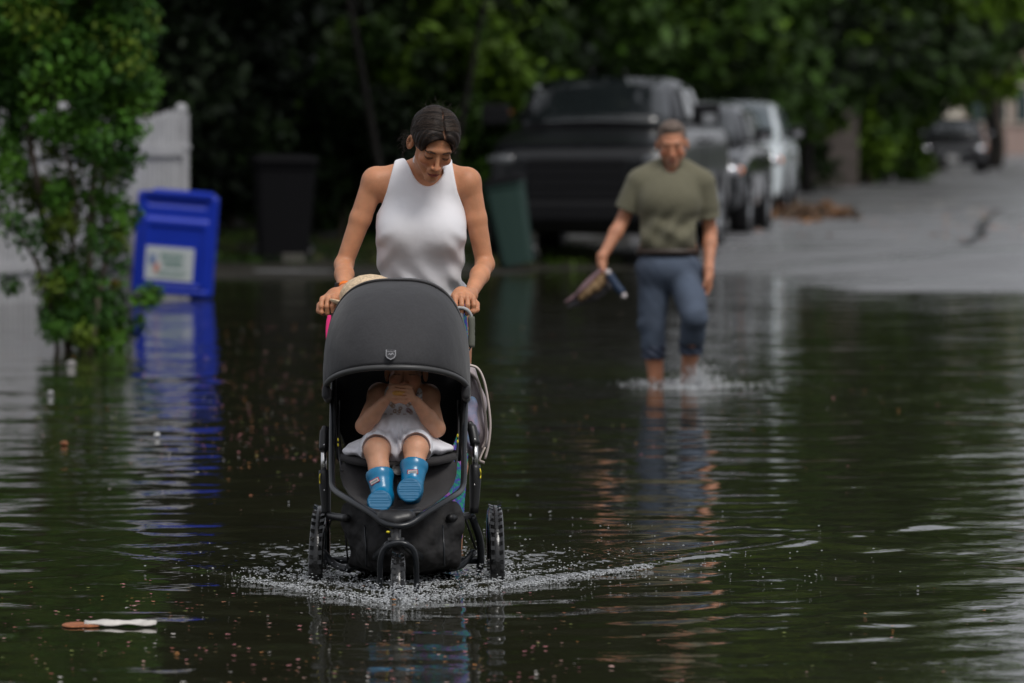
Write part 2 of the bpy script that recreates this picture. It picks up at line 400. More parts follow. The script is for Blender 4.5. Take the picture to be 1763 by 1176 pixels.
for i in range(420):                      # far droplets
    x = x0+rng.normal(.35,.55); y = 18.4+abs(rng.normal(0,1.4)); pts.append((x,y,abs(rng.normal(0,.02)))); rad.append(rng.uniform(.001,.0035))
blobs('foam', pts, rad, fm, 'white foam and droplets churned up around the stroller wheels', .6)
pts = []; rad = []
q1, q2 = P(1133,0,32.8), P(1186,0,32.65)
for i in range(1500):
    c_ = q1 if rng.random() < .3 else q2; a_ = rng.uniform(0,6.28); r_ = abs(rng.normal(0,.10)); h = abs(rng.normal(0,.075 if c_ is q2 else .025))*math.exp(-r_*4)
    pts.append((c_[0]+math.cos(a_)*r_+(.05 if c_ is q2 else 0), c_[1]+math.sin(a_)*r_*1.2, h)); rad.append(rng.uniform(.0015,.0055))
for i in range(700):
    t = abs(rng.normal(0,1)); sx = rng.choice((-1,1)); pts.append((q2[0]+sx*t*(.2 if sx < 0 else .3), 32.6+rng.normal(0,.25)+t*.2, .003)); rad.append(rng.uniform(.0015,.005)*(1.3-min(1,t*.4)))
blobs('splash', pts, rad, fm, 'white splash around the wading man\'s bare shins', .9, mxr=.006)
# floating petals and leaf bits
def flakes(n, cols, name, label, ysel, size):
    V = []; F = []; C = []
    k = 0
    while k < n:
        y, x = ysel(); s0 = rng.uniform(*size); a_ = rng.uniform(0,6.28); m = rng.integers(5,7); c_ = cols[rng.integers(len(cols))]; b = len(V); asp = rng.uniform(.45,1)
        el = rng.uniform(.2,1)
        V.append((x,y,.004+s0*.3)); C.append(c_)
        for i in range(m):
            t = a_+6.283*i/m; rr = s0*(.8+.4*rng.random()); V.append((x+math.cos(t)*rr, y+math.sin(t)*rr*asp*1.0, .004+s0*.35*rng.random())); C.append(c_)
        F += [(b, b+1+i, b+1+(i+1)%m) for i in range(m)]; k += 1
    o = mk(name, V, F, M['flake'], col=np.array(C), smooth=False); return tag(o, label, name.replace('_',' '), kind='stuff')
M['flake'] = pm('petal', (.5,.3,.3), .6, attr=True)
pal = [(.42,.16,.17),(.38,.12,.15),(.50,.30,.26),(.30,.11,.05),(.42,.17,.04),(.48,.45,.42),(.16,.10,.035),(.22,.06,.035),(.20,.24,.05)]
zs = lambda X, Y: water_z(np.array([X]), np.array([Y]))[0]
def near():
    py = 1000+180*rng.random()**.8; D = FPX*1.5/(py-215); px = rng.uniform(-40,1000) if rng.random() < .8 else rng.uniform(0,1800); return D, (px-881.5)/FPX*D
def left_field():
    py = rng.normal(690,75); py = min(max(py,560),880); D = FPX*1.5/(py-215); px = rng.normal(470,120) if rng.random() < .75 else rng.uniform(0,560); return D, (px-881.5)/FPX*D
def right_field():
    py = rng.normal(700,60); py = min(max(py,540),980); D = FPX*1.5/(py-215); px = rng.normal(910,60) if rng.random() < .35 else rng.uniform(860,1760); return D, (px-881.5)/FPX*D
flakes(420, pal, 'petals', 'pink, white and rusty petals and leaf bits floating in the foreground', near, (.0022,.0085))
flakes(620, pal, 'petals', 'drifting pink and brown petals on the water left of the stroller', left_field, (.003,.010))
flakes(170, pal, 'petals', 'sparse petals floating on the water right of the stroller', right_field, (.003,.008))
def at_water(px, py): D = FPX*1.5/(py-215); return np.array([(px-881.5)/FPX*D, D, 0.])
q = at_water(178,1078)
t = thing('floating_bark', 'long white strip of bark with a rusty end floating at lower left', 'debris', q)
mb = MB(); V = []
for i, u in enumerate(np.linspace(-.055,.16,14)):
    for j, v in enumerate((-.35,-.1,.15,.35)):
        w_ = .055*(1-abs((u-.05)/.125)**3*.6); V.append(q+np.array((u, v*w_*2.6+.1*math.sin(u*30)*.05, .006+.010*math.cos(v*4)+.003*math.sin(u*60+v*9))))
mb.add(V, [(i*4+j, i*4+j+1, (i+1)*4+j+1, (i+1)*4+j) for i in range(13) for j in range(3)]); solid(mb.build('strip', pm('white bark', (.55,.52,.48), .7, var=.2, vscale=30), t), .004)
mb = MB(); mb.sphere(q+(-.085,0,.004), (.040,.09,.005), 8); mb.sphere(q+(-.05,-.03,.004), (.045,.05,.006), 8); mb.build('rusty_end', pm('rusty leaf', (.30,.10,.035), .8, var=.4, vscale=60), t)
for px, py, r0, cc, lab in ((122,630,.034,(.26,.25,.24),'pale rounded scrap floating near the base of the leafy shrub'),(87,680,.020,(.35,.35,.35),'small upright white scrap on the water left of the blue bin\'s reflection'),(110,768,.020,(.22,.08,.03),'rusty orange leaf floating at far left'),(268,753,.016,(.6,.6,.6),'small white flower floating left of centre')):
    q = at_water(px,py); so = [('+', Ell(q+(0,0,.012), (r0,r0*1.2,r0*.6)), 0), ('d', lambda p: .006*np.sin(p[:,0]*90)*np.sin(p[:,1]*70), 0)]
    V, F = polygonize(so, q-.1, q+.1, .008); tag(mk('litter', V, F, pm('litter', cc, .7), origin=q), lab, 'litter')
for px, py, D_, lab in ((470,655,None,'a'),(450,690,None,'b')): pass
# ================================================================= foliage
M['leaf'] = pm('leaf', (.05,.1,.02), .6, attr=True, spec=.18); 
_b = M['leaf'].node_tree.nodes['Principled BSDF']
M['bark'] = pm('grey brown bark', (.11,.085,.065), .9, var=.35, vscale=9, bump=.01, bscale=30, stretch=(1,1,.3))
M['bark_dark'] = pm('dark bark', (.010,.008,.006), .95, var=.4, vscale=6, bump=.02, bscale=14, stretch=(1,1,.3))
def leaves(C0, Rr, per, size, cols, up=.4, asp=.55, shell=.5):
    C0 = np.array(C0, float); n = len(C0)*per; g = np.repeat(np.arange(len(C0)), per); Rr = np.array(Rr, float); Rr = Rr if Rr.ndim == 2 else np.stack([Rr]*3, 1)
    d = rng.normal(size=(n,3)); d /= np.linalg.norm(d, axis=1)[:,None]; rad = rng.uniform(shell**3, 1, n)**(1/3)*rng.uniform(.85,1.12,n)
    c_ = C0[g]+d*rad[:,None]*Rr[g]
    nn_ = d*.6+rng.normal(size=(n,3))*.7+np.array([0,0,up]); nn_ /= np.linalg.norm(nn_, axis=1)[:,None]
    a_ = np.cross(nn_, rng.normal(size=(n,3))); a_ /= np.linalg.norm(a_, axis=1)[:,None]; b__ = np.cross(nn_, a_)
    s_ = rng.uniform(.65,1.25,n)[:,None]*size; L_ = s_; W_ = s_*asp
    V = np.stack([c_-a_*L_, c_-b__*W_+nn_*W_*.25, c_+a_*L_, c_+b__*W_+nn_*W_*.25], 1).reshape(-1,3)
    F = np.arange(n*4).reshape(n,4)
    cols = np.array(cols); ci = cols[rng.integers(len(cols), size=len(C0))][g]*(1+rng.normal(0,.22,n).clip(-.5,.7))[:,None]
    return V, F, np.repeat(np.clip(ci,0.003,1), 4, axis=0)
GREENS = {'deep': [(.006,.013,.0035),(.012,.026,.005),(.008,.016,.005)], 'mid': [(.022,.052,.004),(.055,.105,.005),(.012,.028,.003)], 'fresh': [(.080,.15,.007),(.13,.20,.008),(.05,.105,.007)],  # deep tones paint the shade of dark hollows into the leaf colour
          'olive': [(.04,.048,.014),(.055,.06,.016),(.02,.03,.008)], 'rust': [(.14,.05,.03),(.16,.08,.04),(.09,.09,.03)]}
def limb(mb, a, b, ra, rb, wob=.06, n=6):
    a = np.array(a, float); b = np.array(b, float); pts = [a+(b-a)*t+np.array((rng.normal(0,wob), rng.normal(0,wob), 0))*math.sin(math.pi*t) for t in np.linspace(0,1,n)]
    mb.tube(bez(pts,3), list(np.linspace(ra, rb, (n-1)*3+1)), 8); return pts
def tree(name, label, x, y, h, cr, cb, tr, hue, ncl=46, per=150, size=.17, group=None, lean=0, dark=False, gz=None):
    gz = float(ground_z(np.array([x]), np.array([y]))[0]) if gz is None else gz
    t = thing(name, label, 'tree', (x,y,gz-.05), 0, group)
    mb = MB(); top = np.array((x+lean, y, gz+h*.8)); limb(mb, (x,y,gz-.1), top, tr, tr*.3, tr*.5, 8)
    mb.add(*[[],[]]) ; mb.build('trunk', M['bark_dark'] if dark else M['bark'], t)
    C0 = []; Rr = []
    for i in range(ncl):
        z = cb+(h-cb)*rng.random()**.8; f = (z-cb)/(h-cb); prof = cr*(.45+.75*math.sin(math.pi*min(1,.18+f*.8))); a_ = rng.uniform(0,6.283); rr = prof*math.sqrt(rng.uniform(.12,1))
        C0.append((x+lean*f+math.cos(a_)*rr, y+math.sin(a_)*rr, gz+z)); k_ = cr*rng.uniform(.2,.34); Rr.append((k_,k_,k_*.7))
    for i in range(9):
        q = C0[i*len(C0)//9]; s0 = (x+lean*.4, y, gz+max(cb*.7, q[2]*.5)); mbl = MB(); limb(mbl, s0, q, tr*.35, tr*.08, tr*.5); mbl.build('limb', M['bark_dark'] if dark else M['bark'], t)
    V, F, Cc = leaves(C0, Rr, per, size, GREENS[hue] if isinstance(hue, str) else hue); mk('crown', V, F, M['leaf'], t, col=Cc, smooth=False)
    return t
# street trees on the left side behind the bins and the parked cars
G1 = 'street trees behind the bins and parked cars'
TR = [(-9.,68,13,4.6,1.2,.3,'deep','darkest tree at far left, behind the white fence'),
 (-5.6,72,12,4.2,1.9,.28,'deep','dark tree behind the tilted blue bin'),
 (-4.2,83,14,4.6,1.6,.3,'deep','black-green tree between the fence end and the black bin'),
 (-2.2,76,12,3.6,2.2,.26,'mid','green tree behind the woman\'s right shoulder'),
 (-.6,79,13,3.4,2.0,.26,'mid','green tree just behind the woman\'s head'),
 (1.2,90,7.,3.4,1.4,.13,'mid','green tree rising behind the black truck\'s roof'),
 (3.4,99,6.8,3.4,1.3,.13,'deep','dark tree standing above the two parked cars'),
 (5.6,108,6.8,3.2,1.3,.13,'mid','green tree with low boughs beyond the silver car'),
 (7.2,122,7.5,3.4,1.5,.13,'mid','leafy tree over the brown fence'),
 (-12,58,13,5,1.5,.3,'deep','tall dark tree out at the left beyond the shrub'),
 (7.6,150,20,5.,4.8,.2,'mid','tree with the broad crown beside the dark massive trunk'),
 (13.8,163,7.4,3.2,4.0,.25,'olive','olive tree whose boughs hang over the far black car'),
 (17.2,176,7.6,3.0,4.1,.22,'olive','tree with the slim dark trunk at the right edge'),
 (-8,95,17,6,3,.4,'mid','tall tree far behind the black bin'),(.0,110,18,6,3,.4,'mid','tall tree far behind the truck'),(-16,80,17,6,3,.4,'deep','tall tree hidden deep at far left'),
 (-6.6,59.5,11,3.4,3.9,.14,'deep','tree added above the view, its boughs shading the blue bin'),(-1.2,61,11,3.2,4.0,.045,'deep','tree added above the view, its boughs shading the black bin'),(-.85,64,11,3.,4.4,.04,'deep','tree whose boughs hang above the truck\'s bonnet'),  # crowns above the view, added to shade the bins and the truck
 (1.,150,25,6.5,3,.4,'fresh','pale green tall tree added beyond the truck for the water reflection'),(7.,176,28,7,4,.4,'fresh','pale green tall tree added beyond the silver car for the water reflection'),(9.2,200,29,6,5,.4,'fresh','pale green tall tree added beyond the live oak for the water reflection'),(-7.,140,24,7,3,.4,'mid','tall tree beyond the black bin')]  # pale tall row added to brighten the green reflected in the water
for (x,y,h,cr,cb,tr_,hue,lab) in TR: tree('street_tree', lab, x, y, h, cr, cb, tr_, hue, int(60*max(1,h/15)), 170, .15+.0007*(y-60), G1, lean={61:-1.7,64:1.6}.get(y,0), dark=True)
tree('red_leaved_tree', 'small rust-red tree in front of the pink house', 14.6, 205, 6.0, 1.8, 2.2, .14, 'rust', 26, 100, .24)
tree('bright_tree', 'bright yellow-green tree beside the rust-red tree', 17.2, 200, 6.0, 2.0, 2.2, .14, 'fresh', 30, 110, .24)
# massive dark trunk
t = thing('live_oak', 'massive dark trunk rising behind the far black car', 'tree', (11.8,160,.15))
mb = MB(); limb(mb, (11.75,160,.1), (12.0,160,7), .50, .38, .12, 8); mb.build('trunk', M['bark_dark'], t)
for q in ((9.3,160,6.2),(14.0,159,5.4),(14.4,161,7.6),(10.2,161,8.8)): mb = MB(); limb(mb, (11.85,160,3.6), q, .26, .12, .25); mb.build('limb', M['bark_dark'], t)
C0 = [(rng.uniform(6.5,12.4), rng.uniform(155,164), rng.uniform(4.6,11)) for i in range(60)]
V, F, Cc = leaves(C0, rng.uniform(.9,1.7,60), 170, .24, GREENS['mid']); mk('crown', V, F, M['leaf'], t, col=Cc, smooth=False)
# shrubs and hedge along the verge
def shrub(name, label, x, y, wx, h, hue, n=26, per=150, size=.1, group=None, gz=None, cat='shrub'):
    gz = float(ground_z(np.array([x]), np.array([y]))[0]) if gz is None else gz; t = thing(name, label, cat, (x,y,gz), 0, group)
    mb = MB(); limb(mb, (x,y,gz-.05), (x,y,gz+h*.6), .05, .02, .05); mb.build('stem', M['bark'], t)
    C0 = [(x+rng.uniform(-1,1)*wx*.5, y+rng.uniform(-.4,.4), gz+h*rng.uniform(.1,.95)) for i in range(n)]
    V, F, Cc = leaves(C0, rng.uniform(.18,.34,n)*h**.5, per, size, GREENS[hue]); mk('crown', V, F, M['leaf'], t, col=Cc, smooth=False); return t
G2 = 'shrubs along the grass verge'
for (px, D, wd, h, hue, lab) in ((395,66,1.4,2.3,'deep','dark shrub between the blue and the black bins'),(480,68,1.6,2.1,'mid','shrub right behind the black bin'),(590,66,1.3,1.7,'deep','low dark shrub right of the black bin'),
      (690,70,1.6,2.5,'mid','green shrub behind the woman\'s raised elbow'),(800,71,1.3,2.3,'mid','green shrub left of the truck\'s mirror'),(560,75,2.0,3.2,'deep','tall dark shrub further back behind the bins'),(300,64,2.2,3.4,'deep','dark bush right behind the end of the white fence'),(130,60,2.6,3.2,'deep','dark bush behind the white fence'),
      (880,74,1.4,2.6,'mid','shrub partly hidden by the truck\'s left mirror')):
    shrub('shrub', lab, (px-881.5)/FPX*D, D, wd, h, hue, group=G2)
for (px, D, wd, h, hue, lab) in ((1330,112,2.0,2.6,'mid','bush behind the silver car'),(1430,124,2.0,2.3,'deep','bush over the brown fence'),(1500,120,1.0,2.1,'mid','green bush right of the brown fence'),(1530,128,1.6,2.6,'mid','bush left of the massive trunk'),(1505,146,.9,1.9,'deep','dark bush at the foot of the massive trunk'),(1230,105,2.2,2.6,'mid','bush behind the truck bed')):
    shrub('shrub', lab, (px-881.5)/FPX*D, D, wd, h, hue, size=.14, group=G2)
# distant woods closing the view
C0 = [(x+rng.uniform(-3,3), 260+rng.uniform(-12,12)+abs(x)*.1, rng.uniform(0,1)**.8*(13 if x < 14 else 4.5)) for x in np.linspace(-90,110,420)]
V, F, Cc = leaves(C0, rng.uniform(2.2,4.0,len(C0)), 90, .8, GREENS['mid']+GREENS['deep']); tag(mk('distant_woods', V, F, M['leaf'], col=Cc, smooth=False), 'dark mass of woods closing the end of the street', 'woods', kind='stuff')
C0 = [(x+rng.uniform(-2,2), 128+rng.uniform(-5,5)+max(0,x)*.4, rng.uniform(0,1)**.9*(11 if x < -4 else 6)) for x in np.linspace(-60,6.5,200)]
V, F, Cc = leaves(C0, rng.uniform(1.6,3.0,len(C0)), 110, .45, GREENS['mid']); tag(mk('thicket', V, F, M['leaf'], col=Cc, smooth=False), 'unlit thicket filling the space behind the street trees', 'woods', kind='stuff')
# the leafy multi-stemmed shrub on the left, standing in the water
t = thing('crape_myrtle', 'multi-stemmed leafy tree standing in the water at the left edge', 'tree', P(150,600,38)*(1,1,0)+(0,0,-.15))
q = lambda px, py, dy=0: P(px, py, 38+dy)
stems = [([(140,640),(150,480),(160,330),(165,200),(158,60),(150,-120)],.036),([(120,640),(110,520),(78,400),(62,300),(40,180),(20,60),(10,-90)],.030),([(150,640),(168,520),(185,420),(178,330),(200,200),(215,60),(220,-80)],.026),([(105,640),(92,560),(70,470),(30,400),(-30,330)],.020),([(130,500),(125,420),(132,340),(110,250),(90,120)],.018)]
for pts, r0 in stems:
    mb = MB(); pp = bez([q(a_[0],a_[1],rng.normal(0,.12)) for a_ in pts],5); mb.tube(pp, list(np.linspace(r0, r0*.35, len(pp))), 8); mb.build('stem', M['bark'], t)
C0 = []; Rr = []
def inside(px, py):
    if py < 130: return px < 250-.0*py
    if py < 190: return px < 262
    if py < 300: return px < 232
    if py < 440: return 40 < px < 222 or px < 30
    if py < 500: return 75 < px < 205
    return 90 < px < 200
while len(C0) < 560:
    px = rng.uniform(-120,265); py = rng.uniform(-170,590)
    if not inside(px,py): continue
    if 260 < py < 470 and rng.random() < .4: continue
    if 150 < py < 330 and px < 130 and rng.random() < .45: continue
    if py > 330 and rng.random() < (.1 if 85 < px < 200 else .6): continue
    C0.append(q(px,py,rng.normal(0,.30))); Rr.append(rng.uniform(.09,.17)*(1.1 if py < 150 else .92))
for (px,py) in ((262,508),(246,515),(235,560),(250,140),(225,370),(20,490),(240,120),(210,585)): C0.append(q(px,py,-.1)); Rr.append(.085)
V, F, Cc = leaves(C0, Rr, 88, .031, [(.045,.125,.012),(.06,.15,.014),(.022,.065,.010),(.032,.09,.013),(.045,.12,.012),(.085,.13,.012)], up=.5, asp=.42, shell=.2)
mk('crown', V, F, M['leaf'], t, col=Cc, smooth=False)
V, F, Cc = leaves([q(193,268),q(188,262),q(205,118),q(196,490),q(150,535)], [.05,.04,.03,.03,.05], 26, .03, [(.35,.16,.02),(.30,.05,.02),(.3,.22,.03)], asp=.45, shell=.1); mk('turning_leaves', V, F, M['leaf'], t, col=Cc, smooth=False)
# ================================================================= white picket fence
M['white_paint'] = pm('weathered white paint', (.36,.36,.37), .6, var=.12, vscale=4, bump=.001, bscale=40)
A_, Bf = np.array((P(312,0,51)[0], 51., 0)), np.array((P(-150,0,45)[0]-.6, 45., 0))
ft = thing('picket_fence', 'white board fence with pointed pickets behind the shrub, ending beside the blue bin', 'fence', (*A_[:2],-.2))
dv = (Bf-A_); Lf = np.linalg.norm(dv); dv /= Lf; nv = np.array((dv[1],-dv[0],0)); nv = nv if nv[1] < 0 else -nv; Mf = np.stack([dv, nv, (0,0,1)], 1)
nP = int(Lf/.098)
for i in range(nP):
    u = .06+i*.098; hh = 1.58+.02*math.sin(i*.9); c_ = A_+dv*u
    mb = MB(); n_ = 7; prof = [(-.043,-.2),(.043,-.2),(.043,hh-.05),(.030,hh),(0,hh+.035),(-.030,hh),(-.043,hh-.05)]
    V = [c_+Mf@np.array((x, y, z)) for y in (0,.018) for x, z in prof]; mb.add(V, [tuple(range(7)), tuple(range(7,14))[::-1]]+[(k,(k+7),(k+1)%7+7,(k+1)%7) for k in range(7)]); mb.build('picket', M['white_paint'], ft, smooth=False)
for z, hh, dp in ((1.27,.045,.03),(.3,.04,.025)): mb = MB(); mb.box(A_+dv*Lf/2+nv*(.02+dp/2)+(0,0,z), (Lf/2,dp/2+.002,hh), Mf); mb.build('rail', M['white_paint'], ft, smooth=False)
mb = MB(); mb.box(A_+dv*Lf/2-nv*.004+(0,0,.55), (Lf/2,.003,.75), Mf); mb.build('backing_board', M['white_paint'], ft, smooth=False)
for u in (0, 2.4, 4.8):
    mb = MB(); c_ = A_+dv*u; mb.box(c_+(0,0,.7), (.055,.055,.9), Mf); mb.sphere(c_+(0,0,1.635), (.058,.058,.06), 8); mb.box(c_+(0,0,1.30), (.068,.068,.02), Mf); bevel(mb.build('post', M['white_paint'], ft, smooth=False), .006)
# ================================================================= bins
def binbody(W_, D_, H_, t, mat, mlid, M3, o, name='body', wheels=True):
    # local: x width, y depth, z height, base at z=0
    rings = [(.0,.74,.66),(.03,.76,.68),(H_*.5,.87,.84),(H_*.86,.95,.96),(H_*.88,1.0,1.02),(H_*.93,1.0,1.02)]
    V = []; k = 16
    for z, a_, b__ in rings:
        for i in range(k):
            th = 2*math.pi*i/k; cx_, cy_ = math.cos(th), math.sin(th); e = .28; V.append(o+M3@np.array((math.copysign(abs(cx_)**e,cx_)*W_/2*a_, math.copysign(abs(cy_)**e,cy_)*D_/2*b__, z)))
    F = [(j*k+i, j*k+(i+1)%k, (j+1)*k+(i+1)%k, (j+1)*k+i) for j in range(len(rings)-1) for i in range(k)]+[tuple(range(k))[::-1], tuple(range((len(rings)-1)*k, len(rings)*k))]
    b = mk(name, V, F, mat, t, smooth=False); bevel(b, .01)
    V = []
    for z, a_ in ((H_*.93,1.05),(H_*.955,1.05),(H_*.985,.93),(H_,.6)):
        for i in range(k):
            th = 2*math.pi*i/k; cx_, cy_ = math.cos(th), math.sin(th); e = .28; V.append(o+M3@np.array((math.copysign(abs(cx_)**e,cx_)*W_/2*a_, math.copysign(abs(cy_)**e,cy_)*D_/2*a_*1.03-.01, z)))
    F = [(j*k+i, j*k+(i+1)%k, (j+1)*k+(i+1)%k, (j+1)*k+i) for j in range(3) for i in range(k)]+[tuple(range(k))[::-1], tuple(range(3*k, 4*k))]
    l = mk('lid', V, F, mlid, t, smooth=False); bevel(l, .008)
    mb = MB(); mb.tube([o+M3@np.array((-W_*.4,D_*.58,H_*.93)), o+M3@np.array((W_*.4,D_*.58,H_*.93))], .018, 8); mb.build('handle', mat, t)
    for sx in (-1,1):
        mb = MB(); mb.lathe([(-.025,.0),(-.03,.09),(-.015,.115),(.015,.115),(.03,.09),(.025,.0)], o+M3@np.array((sx*W_*.42,D_*.42,.10)), 'x', 20, M3); mb.build('wheel', M['rubber'], t)
M['bin_black'] = pm('black bin plastic', (.005,.005,.006), .7, spec=.12, bump=.002, bscale=20); M['bin_green'] = pm('dark green bin plastic', (.014,.04,.032), .55, bump=.002, bscale=20)
M['bin_blue'] = pm('blue bin plastic', lin((12,48,172)), .42, bump=.001, bscale=15, var=.06, vscale=5)
t = thing('wheeled_bin', 'black wheeled bin standing upright in the shade of the shrubs', 'bin', P(488,455,60)*(1,1,0)+(0,0,0))
binbody(.70,.76,1.17, t, M['bin_black'], M['bin_black'], rotm(0,R(.5),R(4)), P(488,455,60)*(1,1,0)+(0,0,.02))
mb = MB(); mb.box(P(505,448,59.5)*(1,1,0)+(0,.12,.10), (.12,.004,.05), rotm(R(-8))); mb.build('sticker', pm('faded sticker', (.06,.055,.045), .6), t, smooth=False)
gb = P(893,440,58.5)*(1,1,0)+(0,0,.06)
t = thing('wheeled_bin', 'dark green wheeled bin leaning over at the truck\'s front corner', 'bin', gb)
binbody(.42,.55,.92, t, M['bin_green'], M['bin_black'], rotm(0,R(-10),R(-4)), gb)
# the blue recycling cart, tipped over so its lid faces the street
bl = P(302,419,49); M3 = rotm(0,R(4.5),0)@rotm(R(8),0,0); T3 = lambda f: Xf(f, bl, M3)
t = thing('recycling_bin', 'blue recycling bin tipped over in the water with its labelled lid facing the street', 'bin', bl*(1,1,0))
body = [('+', T3(Box3((0,.12,-.02), (.325,.10,.42), .05)), 0), ('+', T3(Box3((0,.45,-.02), (.30,.30,.38), .07)), .03), ('+', T3(Box3((0,.80,-.02), (.27,.25,.33), .07)), .05)]
cloth_mesh('body', body, bl+(-.5,-.15,-.65), bl+(.5,1.25,.65), .018, M['bin_blue'], t)
lid = [('+', T3(Box3((0,0,-.01), (.352,.03,.445), .03)), 0), ('+', T3(Box3((0,-.03,-.08), (.285,.025,.30), .03)), .012), ('-', T3(Box3((0,-.07,.355), (.26,.06,.035), .02)), .01), ('-', T3(Box3((0,-.052,-.10), (.245,.012,.255), .02)), .006), ('+', T3(Box3((0,-.012,-.42), (.30,.035,.025), .02)), .02)]
lo_ = cloth_mesh('lid', lid, bl+(-.5,-.2,-.6), bl+(.5,.2,.6), .009, M['bin_blue'], t)
mb = MB(); mb.box(bl+M3@np.array((0,-.035,.432)), (.30,.016,.014), M3); mb.build('lid_handle', M['bin_blue'], lo_, smooth=False)
lc = bl+M3@np.array((-.045,-.0475,-.175))
mb = MB(); mb.box(lc, (.215,.003,.145), M3); bevel(mb.build('label', pm('label paper', (.52,.56,.57), .6), lo_, smooth=False), .002)
mgt = pm('green print', (.12,.24,.2), .6); mot = pm('orange print', (.55,.22,.16), .6); mbt = pm('blue print', (.15,.22,.4), .6)
def lab(x, z, w_, h_, mt): mb = MB(); mb.box(lc+M3@np.array((x,-.004,z)), (w_,.0012,h_), M3); mb.build('label_print', mt, lo_, smooth=False)
for i, (x, w_) in enumerate(((-.055,.014),(-.02,.013),(.014,.012),(.048,.013),(.082,.012),(.115,.012))): lab(x,.068,w_*.85,.026,mgt)
for z, x0 in ((.022,.03),(.0,.05),(-.022,.04)): lab(x0,z,.085,.006,mgt)
lab(-.14,.03,.028,.045,mbt); lab(-.10,-.04,.022,.04,mot); lab(.04,-.075,.13,.007,mgt); lab(.02,-.10,.11,.005,mgt)
# ================================================================= vehicles
def paint(name, c_, rough=.15, metal=.0, coat=.5): return pm(name, c_, rough, metal, coat=coat, spec=.3, var=.04, vscale=3)
M['glass'] = pm('tinted glass', (.01,.013,.014), .04, spec=.8, coat=.3); M['glass_pale'] = pm('pale reflective glass', (.03,.05,.055), .06, spec=.8, coat=.3); M['trim'] = pm('black trim', (.006,.006,.007), .45, spec=.2)
M['lamp_glass'] = pm('lamp glass', (.55,.56,.6), .12, metal=.6, coat=1); M['lamp_dark'] = pm('dark lamp glass', (.08,.085,.09), .1, coat=1); M['amber'] = pm('amber lens', (.8,.25,.08), .3); M['alloy'] = pm('alloy', (.35,.36,.37), .3, metal=.8)
def loft(name, stations, ring, mat, t, sub=2, close=True):
    V = []; n = None
    for st_ in stations: r_ = ring(*st_); n = len(r_); V += [(x,st_[0],z) for x, z in r_]
    F = [(j*n+i, j*n+(i+1)%n, (j+1)*n+(i+1)%n, (j+1)*n+i) for j in range(len(stations)-1) for i in range(n)]+[tuple(range(n))[::-1], tuple(range((len(stations)-1)*n, len(stations)*n))]
    return subsurf(mk(name, V, F, mat, t), sub)
